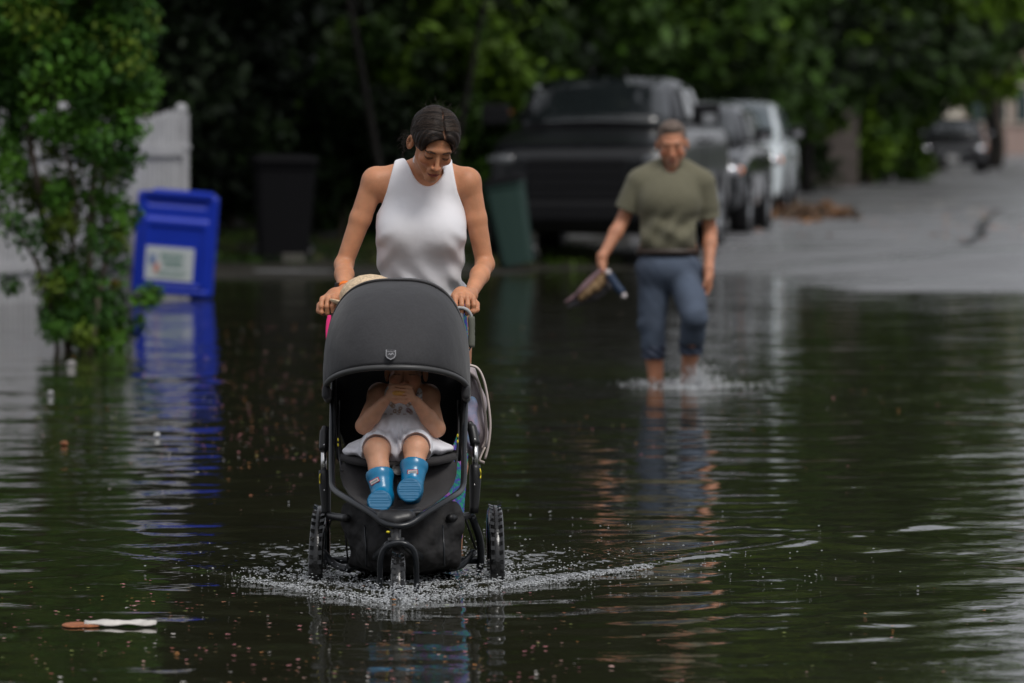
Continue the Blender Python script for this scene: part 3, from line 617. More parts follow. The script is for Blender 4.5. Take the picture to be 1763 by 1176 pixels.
def vehicle(label, loc, rz, L, W_, H_, hood, cowl, belt, y_cowl, y_rf, y_rr, y_tail, wy, wr_, pmt, glass, truck=False, grille_h=.3, group=None, name='parked_car', cat='car'):
    t = thing(name, label, cat, loc, rz, group); h = W_/2
    def ring(y, w_, zs_, zb, zt): 
        pr = [(w_*.86,zs_),(w_*.985,zs_+.10),(w_,(zs_+zb)*.5),(w_*.975,zb-.03),(w_*.90,zb+.015),(w_*.5,zt)]
        return [(x,z) for x, z in pr]+[(-x,z) for x, z in pr[::-1]]
    sta = [(0.0,h*.80,.34,hood-.16,hood-.14),(.06,h*.92,.27,hood-.07,hood-.04),(.30,h*.99,.25,hood-.01,hood+.03),(y_cowl,h,.25,cowl-.02,cowl+.03),(y_cowl+.5,h,.25,belt,belt)]
    if truck: sta += [(y_rr+.35,h,.25,belt,belt),(L-.15,h,.30,belt,belt),(L,h*.98,.40,belt-.02,belt-.02)]
    else: sta += [(y_tail-.3,h,.25,belt+.01,belt+.01),(y_tail+.15,h*.99,.27,belt,belt-.01),(L-.08,h*.93,.30,belt-.08,belt-.1),(L,h*.84,.38,belt-.2,belt-.22)]
    body = loft('body', sta, ring, pmt, t)
    rw = h*.74; rb = belt-.02
    def cring(y, wb_, zb, wt_, zt): return [(wb_,zb),(wb_*.99,zb+.02),((wb_+wt_)*.5,(zb+zt)*.5),(wt_,zt-.07),(wt_*.86,zt-.01),(wt_*.3,zt),(-wt_*.3,zt),(-wt_*.86,zt-.01),(-wt_,zt-.07),(-(wb_+wt_)*.5,(zb+zt)*.5),(-wb_*.99,zb+.02),(-wb_,zb)]
    cb = [(y_cowl-.02,h*.86,cowl-.04,h*.84,cowl+.02),(y_cowl+(y_rf-y_cowl)*.5,h*.91,rb,(h*.84+rw)*.5+.02,(cowl+H_)*.5+.03),(y_rf,h*.93,rb,rw,H_-.02),((y_rf+y_rr)/2,h*.93,rb,rw+.02,H_),(y_rr,h*.92,rb,rw,H_-.02),(y_tail,h*.88,rb,h*.80,belt+.04)]
    cab = loft('cabin', cb, cring, pmt, t, 1)
    def pane(name_, q4, mt, push, par=cab, nx=6, ny=4, bulge=.03):
        q4 = [np.array(v, float) for v in q4]; nr = np.cross(q4[1]-q4[0], q4[3]-q4[0]); nr /= np.linalg.norm(nr); nr = nr if nr@np.array(push) > 0 else -nr
        V = []
        for i in range(nx+1):
            for j in range(ny+1):
                u, v = i/nx, j/ny; V.append((q4[0]*(1-u)+q4[1]*u)*(1-v)+(q4[3]*(1-u)+q4[2]*u)*v+nr*(.012+bulge*4*u*(1-u)))
        return solid(mk(name_, V, [(i*(ny+1)+j,(i+1)*(ny+1)+j,(i+1)*(ny+1)+j+1,i*(ny+1)+j+1) for i in range(nx) for j in range(ny)], mt, par), .006)
    y1, z1 = y_cowl+.02, cowl+.03; y2, z2 = y_rf-.05, H_-.07
    pane('windshield', [(-h*.80,y1,z1),(h*.80,y1,z1),(rw*.90,y2,z2),(-rw*.90,y2,z2)], glass, (0,-1,.6), bulge=.05)
    pane('rear_window', [(-h*.78,y_tail+.0,belt+.05),(h*.78,y_tail+.0,belt+.05),(rw*.85,y_rr+.08,H_-.08),(-rw*.85,y_rr+.08,H_-.08)], glass, (0,1,.4))
    ym = (y_rf+y_rr)/2
    for sx in (-1,1):
        xb = lambda z: sx*((h*.93)+(rw-h*.93)*(z-rb)/(H_-.07-rb)+.008)
        zb_, zt_ = belt+.05, H_-.11
        pane('side_window', [(xb(zb_),y_cowl+.42,zb_),(xb(zb_),ym-.04,zb_),(xb(zt_),ym-.04,zt_),(xb(zt_),y_rf+.12,zt_)], glass, (sx,0,.3), bulge=.0)
        pane('side_window', [(xb(zb_),ym+.05,zb_),(xb(zb_),y_rr+.05,zb_),(xb(zt_),y_rr-.15,zt_),(xb(zt_),ym+.05,zt_)], glass, (sx,0,.3), bulge=.0)
        mz = belt+.10; S_ = 1.35 if truck else 1.
        mb = MB(); mb.box((sx*(h+.10*S_),y_cowl+.35,mz+.03*S_), (.11*S_,.06,.085*S_)); mr_ = bevel(mb.build('mirror', M['trim'], t, smooth=False), .03, 3)
        mb = MB(); mb.box((sx*(h-.02),y_cowl+.40,mz-.03), (.07,.03,.02)); mb.build('mirror_arm', M['trim'], mr_, smooth=False)
        mb = MB(); mb.box((sx*(h+.13*S_),y_cowl+.286,mz-.0), (.05*S_,.006,.04*S_)); mb.build('mirror_lamp', M['trim'] if sx < 0 else M['lamp_glass'], mr_, smooth=False)
        mb = MB(); mb.sphere((sx*h*.76,.10,hood-.20), (.17,.10,.085), 8); hl = mb.build('headlight', M['lamp_dark'] if truck else M['lamp_glass'], t)
        if truck: mt_ind = M['lamp_dark']
        else: mt_ind = M['amber']
        mb = MB(); mb.sphere((sx*h*.92,.16,hood-.20), (.05,.08,.05), 8); mb.build('indicator', mt_ind, hl)
        for yy in (ym-.25, y_rr-.1): mb = MB(); mb.box((sx*(h*.995),yy,belt-.14), (.018,.09,.016)); bevel(mb.build('door_handle', M['trim'] if truck else pmt, t, smooth=False), .006)
        for yy in (ym,): mb = MB(); mb.box((sx*(h*.992),yy,(belt+.3)/2), (.003,.006,(belt-.4)/2)); mb.build('door_seam', M['trim'], t, smooth=False)
        for yw in wy:
            cw = np.array((sx*(h-.13),yw,wr_))
            mb = MB(); mb.lathe([(-.16*0,wr_+.075),(sx*.137,wr_+.075),(sx*.139,wr_+.02),(0,wr_+.02)], cw, 'x', 32); mb.build('wheel_arch', M['trim'], t)
            mb = MB(); mb.lathe([(-.12,wr_*.62),(-.125,wr_*.9),(-.09,wr_),(.09,wr_),(.125,wr_*.9),(.12,wr_*.62)], cw, 'x', 36); w0 = mb.build('wheel', M['rubber_dry'], t)
            mb = MB(); mb.lathe([(sx*.06,.0),(sx*.115,.04),(sx*.10,.08)], cw, 'x', 20); mb.lathe([(sx*.02,wr_*.3),(sx*.02,wr_*.62),(sx*.12,wr_*.64),(sx*.125,wr_*.6),(sx*.10,wr_*.56)], cw, 'x', 32)
            for i in range(6):
                a_ = i*math.pi/3; mb.tube([cw+(sx*.10,math.cos(a_)*.04,math.sin(a_)*.04), cw+(sx*.11,math.cos(a_)*wr_*.6,math.sin(a_)*wr_*.6)], .028, 6)
            mb.build('rim', M['alloy'], w0)
    gw = h*.52; gz_ = hood-.20-grille_h*.45
    mb = MB(); mb.box((0,.015,gz_), (gw,.03,grille_h*.5)); gr = bevel(mb.build('grille', M['trim'], t, smooth=False), .02)
    for i in range(4): mb = MB(); mb.box((0,-.02,gz_-grille_h*.38+i*grille_h*.25), (gw*.94,.008,.012)); mb.build('grille_bar', M['alloy'] if not truck else M['trim'], gr, smooth=False)
    mb = MB(); bz = .50 if truck else .42; mb.box((0,.03,bz), (h*.90,.13,.12 if truck else .09)); bu = bevel(mb.build('bumper', pmt if not truck else M['trim'], t, smooth=False), .05, 3)
    if not truck: mb = MB(); mb.box((0,-.105,bz+.01), (.16,.006,.08)); mb.build('number_plate', M['label_grey'], bu, smooth=False)
    mb = MB(); mb.box((0,y_cowl-.06,cowl+.025), (h*.72,.05,.012), rotm(R(12))); mb.build('cowl', M['trim'], t, smooth=False)
    for x0 in (-.55,.1):
        mb = MB(); mb.tube([(x0*h*1.3,y_cowl-.02,cowl+.05), (x0*h*1.3+h*.55,y_cowl+.10,cowl+.13)], .009, 5); mb.build('wiper', M['trim'], t)
    return t
M['rubber_dry'] = pm('tyre', (.015,.015,.015), .6)
gzv = lambda x, y: float(ground_z(np.array([x]), np.array([y]))[0])
def put(px_right, D, rz, W_):           # place by the front corner at the image's right
    x = (px_right-881.5)/FPX*D; c_, s_ = math.cos(rz), math.sin(rz); return (x-c_*W_/2, D-s_*W_/2)
rz = R(-8.2); x, y = put(1160,59.6,rz,2.03)
tk = vehicle('black pickup truck with large side mirrors parked nearest, behind the wading man', (x,y,.09), rz, 5.9,2.03,1.95,1.24,1.37,1.38,1.55,2.35,3.75,3.95,(.95,4.60),.42, paint('black truck paint',(.003,.0035,.0045),.28,0,.4), M['glass'], truck=True, grille_h=.46, group='cars parked along the kerb', name='pickup_truck', cat='truck')
for x0 in (-.18,.18): mb = MB(); mb.tube([(x0,2.5,1.94),(x0+.01,2.5,2.02)], .02, 8); mb.build('roof_light', M['trim'], tk)
rz = R(-7.3); x, y = put(1282,69.5,rz,1.88)
vehicle('black car parked second, its lit corner showing past the truck', (x,y,.14), rz, 4.7,1.88,1.66,1.0,1.12,1.10,1.15,1.95,3.7,4.45,(.85,3.65),.36, paint('black car paint',(.012,.013,.015)), M['glass'], group='cars parked along the kerb')
rz = R(-5.7); x, y = put(1350,80,rz,1.86)
vehicle('silver car parked third and farthest in the kerbside row', (x,y,.15), rz, 4.6,1.86,1.70,1.05,1.17,1.12,1.0,1.85,3.7,4.4,(.85,3.55),.35, paint('silver paint',(.62,.68,.70),.25,.2), M['glass_pale'], group='cars parked along the kerb')
x, y = P(1640,0,150)[0], 150
vehicle('black car facing the camera far down the street', (x,y,.19), R(-3.), 4.6,1.84,1.5,.88,1.0,.98,1.1,1.9,3.5,4.3,(.85,3.5),.33, paint('far car paint',(.01,.01,.012)), M['glass'])
# ================================================================= far background
M['pink_wall'] = pm('pale pink stucco', (.34,.25,.22), .85, var=.1, vscale=2); M['cream'] = pm('cream trim', (.55,.50,.42), .7); M['brown_fence'] = pm('weathered boards', (.075,.062,.055), .9, var=.3, vscale=5)
hx = 17.5; t = thing('house', 'pale pink house with cream window frames beyond the far black car', 'house', (19.5,228,.2))
mb = MB(); mb.box((20.5,232,3.2), (4.6,3.5,3.0)); mb.build('wall', M['pink_wall'], t, smooth=False)
mb = MB(); mb.add([(15.4,228,6.2),(25.6,228,6.2),(25.6,236,6.2),(15.4,236,6.2),(17.5,232,8.4),(23.5,232,8.4)], [(0,1,5,4),(1,2,5),(2,3,4,5),(3,0,4),(0,3,2,1)]); mb.build('roof', pm('grey shingles',(.08,.08,.085),.9,var=.3,vscale=3), t, smooth=False)
for px in (1645,1683,1722,1760):
    cxx = (px-881.5)/FPX*228.4; mb = MB(); mb.box((cxx,228.45,2.35), (.34,.06,.85)); wn = mb.build('window', M['cream'], t, smooth=False)
    mb = MB(); mb.box((cxx,228.37,2.35), (.24,.03,.72)); mb.build('pane', M['glass_pale'] if px != 1645 else M['cream'], wn, smooth=False)
mb = MB(); mb.box(((1634-881.5)/FPX*226,226,2.6), (.16,.16,2.5)); mb.build('porch_column', M['cream'], t, smooth=False)
t = thing('board_fence', 'weathered brown board fence beyond the silver car', 'fence', (5.8,117,.2))
x0, x1 = (1372-881.5)/FPX*117, (1478-881.5)/FPX*117
n_ = 16
for i in range(n_): mb = MB(); xx = x0+(x1-x0)*(i+.5)/n_; mb.box((xx,117,.2+.82+.02*math.sin(i*2.3)), ((x1-x0)/n_*.47,.012,.82)); mb.build('board', M['brown_fence'], t, smooth=False)
for z in (.5,1.5): mb = MB(); mb.box(((x0+x1)/2,117.03,z), ((x1-x0)/2,.02,.05)); mb.build('rail', M['brown_fence'], t, smooth=False)
t = thing('garden_lamp', 'small round white garden lamp on a post above the parked cars', 'lamp', (3.85,100,.2))
mb = MB(); mb.tube([(3.85,100,.2),(3.85,100,1.93)], .03, 8); mb.build('post', M['trim'], t)
mb = MB(); mb.sphere((3.85,100,2.01), (.11,.11,.13), 8); mb.build('globe', pm('frosted globe', (.6,.6,.55), .4), t)
t = thing('clay_urn', 'terracotta urn standing among the shrubs left of the truck', 'urn', (-.13,73,1.5))
mb = MB(); cu = np.array((P(866,0,73)[0],73,0)); mb.lathe([(.2,.16),(1.35,.10),(1.42,.06),(1.5,.08),(1.62,.14),(1.75,.15),(1.92,.10),(1.97,.12)], cu, 'z', 20); mb.build('jar', pm('terracotta', (.30,.10,.05), .8, var=.2, vscale=8), t)
# leaf litter by the kerb, verge grass
V, F, Cc = leaves([(4.15+rng.normal(0,.28), 81+rng.normal(0,1.6), .17+abs(rng.normal(0,.09))) for i in range(60)], [(.16,.4,.07)]*60, 30, .05, [(.16,.08,.045),(.13,.09,.06),(.22,.11,.05),(.09,.07,.05)]); tag(mk('leaf_litter', V, F, M['leaf'], col=Cc, smooth=False), 'rusty fallen leaves heaped by the silver car', 'leaves', kind='stuff')
V, F, Cc = leaves([(rng.uniform(3.0,8.), rng.uniform(66,100), .165+rng.uniform(0,.01)) for i in range(60)], [(.3,.9,.01)]*60, 4, .05, [(.30,.16,.12),(.35,.22,.15),(.4,.35,.3)]); tag(mk('road_leaves', V, F, M['leaf'], col=Cc, smooth=False), 'scattered leaves on the wet road right of the cars', 'leaves', kind='stuff')
V, F, Cc = leaves([(x, y, ground_z(np.array([x]),np.array([y]))[0]+.05) for x, y in zip(rng.uniform(-6.5,1.0,260), rng.uniform(59.5,66,260))], [(.25,.3,.06)]*260, 60, .05, GREENS['mid']+GREENS['olive'], up=.1, asp=.15); tag(mk('verge_grass', V, F, M['leaf'], col=Cc, smooth=False), 'ragged wet grass of the verge under the bins', 'grass', kind='stuff')
# small twigs in the road
for px, py in ((1700,395),(1715,420)):
    pass

C0 = [(x+rng.uniform(-3,3), -75+rng.uniform(-8,8), rng.uniform(0,1)**.9*19) for x in np.linspace(-110,110,260)]  # unseen crowns behind the camera, added to block low front skylight
V, F, Cc = leaves(C0, rng.uniform(3,4.6,len(C0)), 60, 1.1, GREENS['mid']+GREENS['deep']); tag(mk('distant_woods', V, F, M['leaf'], col=Cc, smooth=False), 'unseen tree crowns added behind the camera to block low skylight', 'woods', kind='stuff')
# ================================================================= people
def head_ops(o, Mx, s=1.0, male=False, child=False):
    L = []
    def a(f, k=.01): L.append(('+', Xf(f, o, Mx, s), k*s))
    def sub(f, k=.008): L.append(('-', Xf(f, o, Mx, s), k*s))
    a(Ell((0,.018,.03), (.074,.093,.085)), .02)
    a(Ell((0,-.022,-.02), (.057,.063,.074)), .02)
    jw = .048 if male else .038
    if child: 
        a(Ell((0,-.03,-.045), (.06,.05,.052)), .02)
    else:
        for sx in (-1,1): a(Cap((sx*jw,-.012,-.055), (sx*.010,-.066,-.097), .017 if not male else .021, .0135 if not male else .016), .018)
        a(Cap((-jw*.8,0,-.06), (jw*.8,0,-.06), .016), .018)
    a(Ell((0,-.076,-.1), (.02,.014,.014)), .014)
    for sx in (-1,1): a(Ell((sx*.04,-.06,-.026), (.0185,.018,.018) if not child else (.027,.024,.026)), .014)
    a(Cap((-.036,-.073,.022), (.036,-.073,.022), .0115), .012)
    for sx in (-1,1):
        sub(Ell((sx*.031,-.092,.003), (.018,.013,.011)), .01)
        a(Ell((sx*.031,-.0722,.0), (.0145,.0125,.011)), .006)
    a(Cap((0,-.080,.008), (0,-.103,-.031), .006, .0085), .009)
    a(Ell((0,-.105,-.035), (.0095,.0095,.008)), .006)
    for sx in (-1,1): a(Ell((sx*.0125,-.094,-.038), (.0065,.009,.0065)), .006)
    a(Ell((0,-.083,-.062), (.027,.012,.02)), .012)
    a(Ell((0,-.0925,-.0635), (.020,.0065,.0045)), .004)
    a(Ell((0,-.091,-.0735), (.017,.0075,.0055)), .004)
    sub(Ell((0,-.099,-.0685), (.021,.007,.0016)), .002)
    for sx in (-1,1):
        Me = rotm(R(8), 0, R(-sx*18))
        a(Ell((sx*.080,.012,-.012), (.009,.020,.033), Me), .006)
        sub(Ell((sx*.086,.008,-.008), (.006,.009,.018), Me), .004)
    return L
def skin_col(V, base, o=None, Mx=None, s=1., lips=None, brow=None, beard=None, lash=True, red=.0, tips=None):
    C = np.tile(np.array(base, float), (len(V),1))
    n = np.sin(V[:,0]*31+V[:,2]*23)*np.sin(V[:,2]*41+V[:,1]*29)
    C *= (1+.05*n)[:,None]
    if o is not None:
        q = ((V-np.array(o))@Mx)/s; x, y, z = q.T; inh = (np.abs(x) < .1) & (np.abs(z) < .13) & (np.abs(y) < .13); fr = (y < -.03) & inh
        ax = np.abs(x)
        if beard is not None:
            m = ss(-z, .045, .07)*ss(-y, -.02, .03)*inh*(z > -.125)*.55
            m = m*(1-.7*band(x, 0, .012, .01)*band(z, -.0685, .004, .008))
            C = mixc(C, beard, m)
        ck = fr*np.exp(-((ax-.04)**2+(z+.03)**2)/.0004)*(.25+red); C = mixc(C, np.array(base)*(1.25,.72,.7), ck)
        C = mixc(C, np.array(base)*(1.2,.75,.7), fr*np.exp(-(x**2+(z+.036)**2)/.00012)*.3)
        C = mixc(C, np.array(base)*.6, fr*np.exp(-((ax-.03)**2/.0003+(z-.004)**2/.00006))*.35)  # eye socket shade painted into the skin colour
        if lips is not None:
            hw = np.sqrt(np.clip(1-(x/.0225)**2, 0, 1)); m = fr*((z < -.0685+.0075*hw) & (z > -.0685-.0095*hw) & (y < -.07)); C = mixc(C, lips, m*.85)
            C = mixc(C, np.array(lips)*.25, fr*band(z, -.0685, .0008, .0018)*(ax < .021)*.8)
        if lash:
            C = mixc(C, (.02,.012,.01), fr*band(z, -.0035-.10*(ax-.031)**2/.015*.1, .0012, .002)*band(ax, .031, .013, .003)*.85)
        if brow is not None:
            zc = .0205+.006*np.clip((ax-.014)/.02, 0, 1)-.007*np.clip((ax-.036)/.015, 0, 1)
            C = mixc(C, brow, fr*band(z, zc, .0016, .0025)*band(ax, .031, .016, .003)*.9)
        C = mixc(C, np.array(base)*.25, fr*np.exp(-((ax-.0075)**2+(z+.0455)**2)/.000012)*(y < -.08)*.8)
    return np.clip(C, 0, 1)
def finger(ops, pts, r0, r1, T, k=.003):
    m = len(pts)-1
    for i in range(m):
        ra = r0+(r1-r0)*i/m; rb = r0+(r1-r0)*(i+1)/m
        ops.append(('+', T(Cap(pts[i], pts[i+1], ra, rb)), k if i else .006))
def grip_hand(o, Mx, s=1., side=1):      # bar along local x through the origin, forearm arrives from +y
    T = lambda f: Xf(f, o, Mx, s); L = []
    L.append(('+', T(Cap((0,.085,.034), (0,.05,.036), .024, .025)), .02))
    L.append(('+', T(Ell((0,.03,.033), (.042,.040,.0155))), .015))
    L.append(('+', T(Ell((side*-.028,.035,.02), (.017,.03,.016))), .012))
    for i, x in enumerate((-.0315,-.0105,.0105,.0315)):
        x = -side*x*1.0; ln = (1.02,1.06,1.0,.86)[i]; dz = (0,.003,.001,-.004)[i]
        pts = [(x*.9,.012,.034+dz), (x,-.020*ln,.029+dz), (x*1.02,-.033*ln,.004), (x*1.0,-.026*ln,-.02*ln), (x*.98,-.008,-.027*ln)]
        finger(L, pts, .0098, .0078, T)
        L.append(('+', T(Ell((x*.95,-.010,.036+dz), (.0098,.0105,.0085))), .006))
    finger(L, [(side*-.035,.045,.022), (side*-.047,.015,.006), (side*-.044,-.012,-.012), (side*-.030,-.028,-.017)], .0125, .0092, T)
    return L
def relaxed_hand(o, Mx, s=1., side=1, curl=1.0):    # wrist at the origin, fingers hang along -z, palm faces -y*side
    T = lambda f: Xf(f, o, Mx, s); L = []
    L.append(('+', T(Cap((0,0,.01), (0,0,-.03), .023, .027)), .02))
    L.append(('+', T(Box3((0,0,-.058), (.038,.0135,.04), .013)), .018))
    for i, x in enumerate((-.030,-.010,.0105,.030)):
        ln = (.92,1.05,1.0,.82)[i]; c = curl*(1+.12*i)
        pts = [np.array((x, 0, -.088))]; a = .25*c
        for seg in (.040,.026,.022):
            pts.append(pts[-1]+np.array((0, -math.sin(a)*seg*ln, -math.cos(a)*seg*ln))); a += .62*c
        finger(L, pts, .0098, .0076, T)
    finger(L, [(-.026,-.006,-.022), (-.047,-.018,-.05), (-.047,-.03,-.078), (-.040,-.038,-.098)], .0145, .0088, T, .006)
    return L
def body_mesh(name, ops, lo, hi, h, base, parent, head=None, it=1, **k):
    V, F = polygonize(ops, lo, hi, h); V = relax(V, F, it)
    C = skin_col(V, base, *(head or (None,None,1.)), **k)
    return mk(name, V, F, M['skin'], parent, col=C)
def face_line(name, xz, o, Mx, s, r, mat, parent, ops, lift=0, flat=.5):
    pts = []
    for x, z in xz:                       # walk in from the front until the face is met
        y = -.13
        for _ in range(60):
            w_ = np.array(o)+Mx@(np.array((x,y,z))*s); d = ops_eval(ops, w_[None])[0]
            if d < .0006: break
            y += d/s*.8
        pts.append(np.array(o)+Mx@(np.array((x,y-lift,z))*s))
    n = len(pts); mb = MB(); pp = bez(pts,3); k = len(pp); mb.tube(pp, [r*(.25+.75*math.sin(math.pi*min(1,(i+1)/(k+.5)*.9+.1))**.6) for i in range(k)], 6, True, flat=flat); return mb.build(name, mat, parent)
# ---------------------------------------------------------------- the woman
WD = 19.45
W0 = np.array([P(735,600,WD)[0], 19.7, -.15])
woman = thing('person', 'woman in a white sleeveless top looking down as she pushes the black stroller', 'person', W0)
HM = rotm(0, R(4), 0)@rotm(0, 0, R(17))@rotm(R(38), 0, 0)      # columns are the head's axes
HO = P(746.5,246,19.36)
TAN = (.56,.255,.135)
sh_l, sh_r = P(644,311,19.55), P(807,312,19.55)
el_l, el_r = P(592,456,19.55), P(835,455,19.56)
wr_l, wr_r = P(594,503,19.32), P(809,509,19.31)
B = []
def a(f, k=.03): B.append(('+', f, k))
a(Cap(P(735,296,19.56), P(742,262,19.42), .055,.05), .02)
a(Cap(sh_l+(.02,0,-.02), sh_r+(-.02,0,-.02), .045), .03)
a(Cap(P(722,292,19.57), sh_l+(.02,0,.012), .042,.032), .03); a(Cap(P(752,292,19.57), sh_r+(-.02,0,.012), .042,.032), .03)
a(Ell(sh_l+(.003,0,-.004), (.043,.046,.048)), .025); a(Ell(sh_r+(-.003,0,-.004), (.043,.046,.048)), .025)
a(Ell(P(725,375,19.56), (.134,.095,.165)), .04)
a(Ell(P(725,452,19.64), (.122,.088,.14)), .04)
a(Ell(P(726,545,19.72), (.168,.115,.14)), .04)
for sx, kn, an in ((-1, (.09,19.52,.33), (.09,19.5,-.08)), (1, (.1,19.8,.31), (.1,20.05,-.05))):
    hip = P(726,590,19.72)+(sx*.09,0,0); c = P(726,0,19.7)[0]
    K_ = np.array([c+sx*kn[0], kn[1], kn[2]]); A_ = np.array([c+sx*an[0], an[1], an[2]])
    a(Cap(hip, K_, .085,.056)); a(Cap(K_, A_, .055,.034), .02); a(Cap(A_, A_+(0,-.14,-.045), .032,.024), .02)
for s_, e_, w_ in ((sh_l,el_l,wr_l),(sh_r,el_r,wr_r)):
    m_ = s_*.55+e_*.45
    a(Cap(s_, m_, .041,.0365), .014); a(Cap(m_, e_, .0365,.030), .012); a(Ell(e_, (.030,.032,.031)), .014)
    f_ = e_*.65+w_*.35
    a(Cap(e_, f_, .030,.033), .012); a(Cap(f_, w_, .032,.021), .012)
gl, gr = P(572,529,19.19), P(798,527,19.19)
B += grip_hand(gl, rotm(0, 0, R(-12)), .98, 1)
B += grip_hand(gr, rotm(0, 0, R(8)), .98, -1)
B.append(('+', Cap(wr_l, gl+rotm(0,0,R(-12))@np.array((0,.05,.036)), .0235,.026), .02))
B.append(('+', Cap(wr_r, gr+rotm(0,0,R(8))@np.array((0,.05,.036)), .0235,.026), .02))
B += head_ops(HO, HM, .97)
wb = body_mesh('body', B, (P(548,0,WD)[0], 18.98, -.2), (P(870,0,WD)[0], 20.12, 1.56), .0034, TAN, woman, (HO, HM, .97), lips=(.34,.07,.06), brow=(.03,.015,.01))
M['brow'] = pm('dark brow hair', (.02,.012,.009), .6)
hops = head_ops(HO, HM, .97)
for sx in (-1,1):
    face_line('eyebrow', [(sx*.013,.0165),(sx*.022,.0200),(sx*.033,.0225),(sx*.043,.0205),(sx*.050,.0155)], HO, HM, .97, .0024, M['brow'], woman, hops)
    face_line('eyelashes', [(sx*.0165,-.0035),(sx*.024,-.0075),(sx*.032,-.0088),(sx*.040,-.0070),(sx*.0455,-.0030)], HO, HM, .97, .0015, M['brow'], woman, hops, .0008)
# tank top
T_ = []
T_.append(('+', Ell(P(725,372,19.56), (.146,.104,.17)), 0))
T_.append(('+', Cap(P(655,318,19.55), P(797,318,19.55), .045), .05))
T_.append(('+', Cap(P(722,290,19.57), P(665,300,19.55), .043,.034), .03)); T_.append(('+', Cap(P(752,290,19.57), P(795,300,19.55), .043,.034), .03))
T_.append(('+', Cap(P(733,298,19.56), P(738,280,19.5), .056,.052), .02))
for bx in (690,761): T_.append(('+', Ell(P(bx,400,19.495), (.070,.066,.070)), .06))
T_.append(('+', Ell(P(724,440,19.60), (.146,.112,.17)), .05))
T_.append(('+', Ell(P(726,528,19.69), (.170,.125,.13)), .05))
T_.append(('o', None, -.006))
def folds(p):
    x = p[:,0]-P(725,0,WD)[0]; z = p[:,2]
    lo = ss(1.12-z, 0, .12)
    md = np.sin(9*x+4*z+1)*np.sin(13*z-6*x+2)
    d = .0028*np.sin(52*z+20*x+4*np.sin(11*x+3*z))*(.5+.5*md)*ss(1.16-z, .0, .1)
    d += .0046*np.sin(60*x+38*z+4*np.sin(14*z+5*x))*lo*(.35+.65*np.abs(md))
    d += .0036*np.sin(70*(z+.9*np.abs(x))-4+3*np.sin(12*x))*ss(np.abs(x), .07, .13)*ss(1.16-z, 0, .06)
    d += .0020*np.sin(110*x+12*z)*ss(z, 1.22, 1.30)*ss(.07-np.abs(x-.03), 0, .04)
    return d
T_.append(('d', folds, 0))
T_.append(('-', Cap(P(738,316,19.42), P(734,258,19.60), .028,.092), .004))      # neck opening
T_.append(('-', Ell(P(744,300,19.42), (.052,.10,.028)), .006))
for sx, q in ((-1, P(634,312,19.55)), (1, P(818,312,19.55))):                    # armholes
    zz = np.array([P(0,v,19.55)[2] for v in (376,366,354,330,300,270)]); e_ = (640,650,657,666,674,681) if sx < 0 else (811,803,797,788,782,777)
    xe = np.array([P(v,0,19.55)[0] for v in e_])
    T_.append(('-', (lambda zz, xe, sx: lambda p: -np.minimum(sx*(p[:,0]-np.interp(p[:,2], zz, xe))*.95, (p[:,2]-zz[0])*.8))(zz, xe, sx), .006))
T_.append(('&', lambda p: -(p[:,2]-P(0,514,19.6)[2]) + .01*np.sin(p[:,0]*30), 0))
cloth_mesh('tank_top', T_, (-.52,19.3,.84), (-.1,19.9,1.4), .0034, M['shirt'], woman, it=3)
# patterned skirt
Bk = [('+', Cap(P(726,535,19.72)+(0,0,.03), P(722,690,19.72), .155,.18), 0), ('+', Cap(P(722,690,19.7), P(722,935,19.7), .175,.14), .03),
      ('d', lambda p: .008*np.sin(np.arctan2(p[:,1]-19.72, p[:,0]-P(726,0,19.7)[0])*16+p[:,2]*4), 0),
      ('&', lambda p: np.abs(p[:,2]-.50)-.44, 0)]
def skirt_col(V):
    n = np.sin(V[:,0]*150+7*np.sin(V[:,2]*60))*np.sin(V[:,2]*140+6*np.sin(V[:,0]*75)); n2 = np.sin(V[:,2]*33+V[:,0]*55)
    C = np.tile(np.array([.02,.16,.26]), (len(V),1)); C = mixc(C, (.03,.38,.2), (n > .15)*1.); C = mixc(C, (.1,.05,.5), (n < -.3)*1.); C = mixc(C, (.4,.15,.5), ((n2 > .85) & (n > -.2))*1.)
    return C
M['vcloth'] = pm('printed cloth', (.5,.5,.5), .8, attr=True)
cloth_mesh('skirt', Bk, (-.7,19.4,.02), (.1,20.05,1.), .006, M['vcloth'], woman, skirt_col)
# hair: cap over the skull, combed strands, low bun, flyaways
Hh = []
def hT(f): return Xf(f, HO, HM, .97)
Hh.append(('+', hT(Ell((0,.022,.034), (.080,.098,.088))), 0))
Hh.append(('+', hT(Ell((.03,.0,.05), (.052,.085,.066))), .02)); Hh.append(('+', hT(Ell((-.03,.0,.046), (.052,.085,.064))), .02))
Hh.append(('+', hT(Ell((0,.085,-.03), (.05,.03,.04))), .03))
Hh.append(('+', hT(Ell((.0,.125,-.055), (.035,.03,.035))), .01))
def parting(p):
    q = ((p-HO)@HM)/.97; x, y, z = q.T; pl = .006+.006*np.sin(y*60)
    g = .006*np.exp(-((x-pl)/.006)**2)*ss(z, .04, .08)*ss(-y, -.05, .0)
    th = np.arctan2(z-.0, x-pl); st = np.sin(y*330+np.abs(x)*55+2.5*np.sin(x*40))*.0009+np.sin(y*110-np.abs(x)*60+1.7)*.0008
    return g+st
Hh.append(('d', parting, 0))
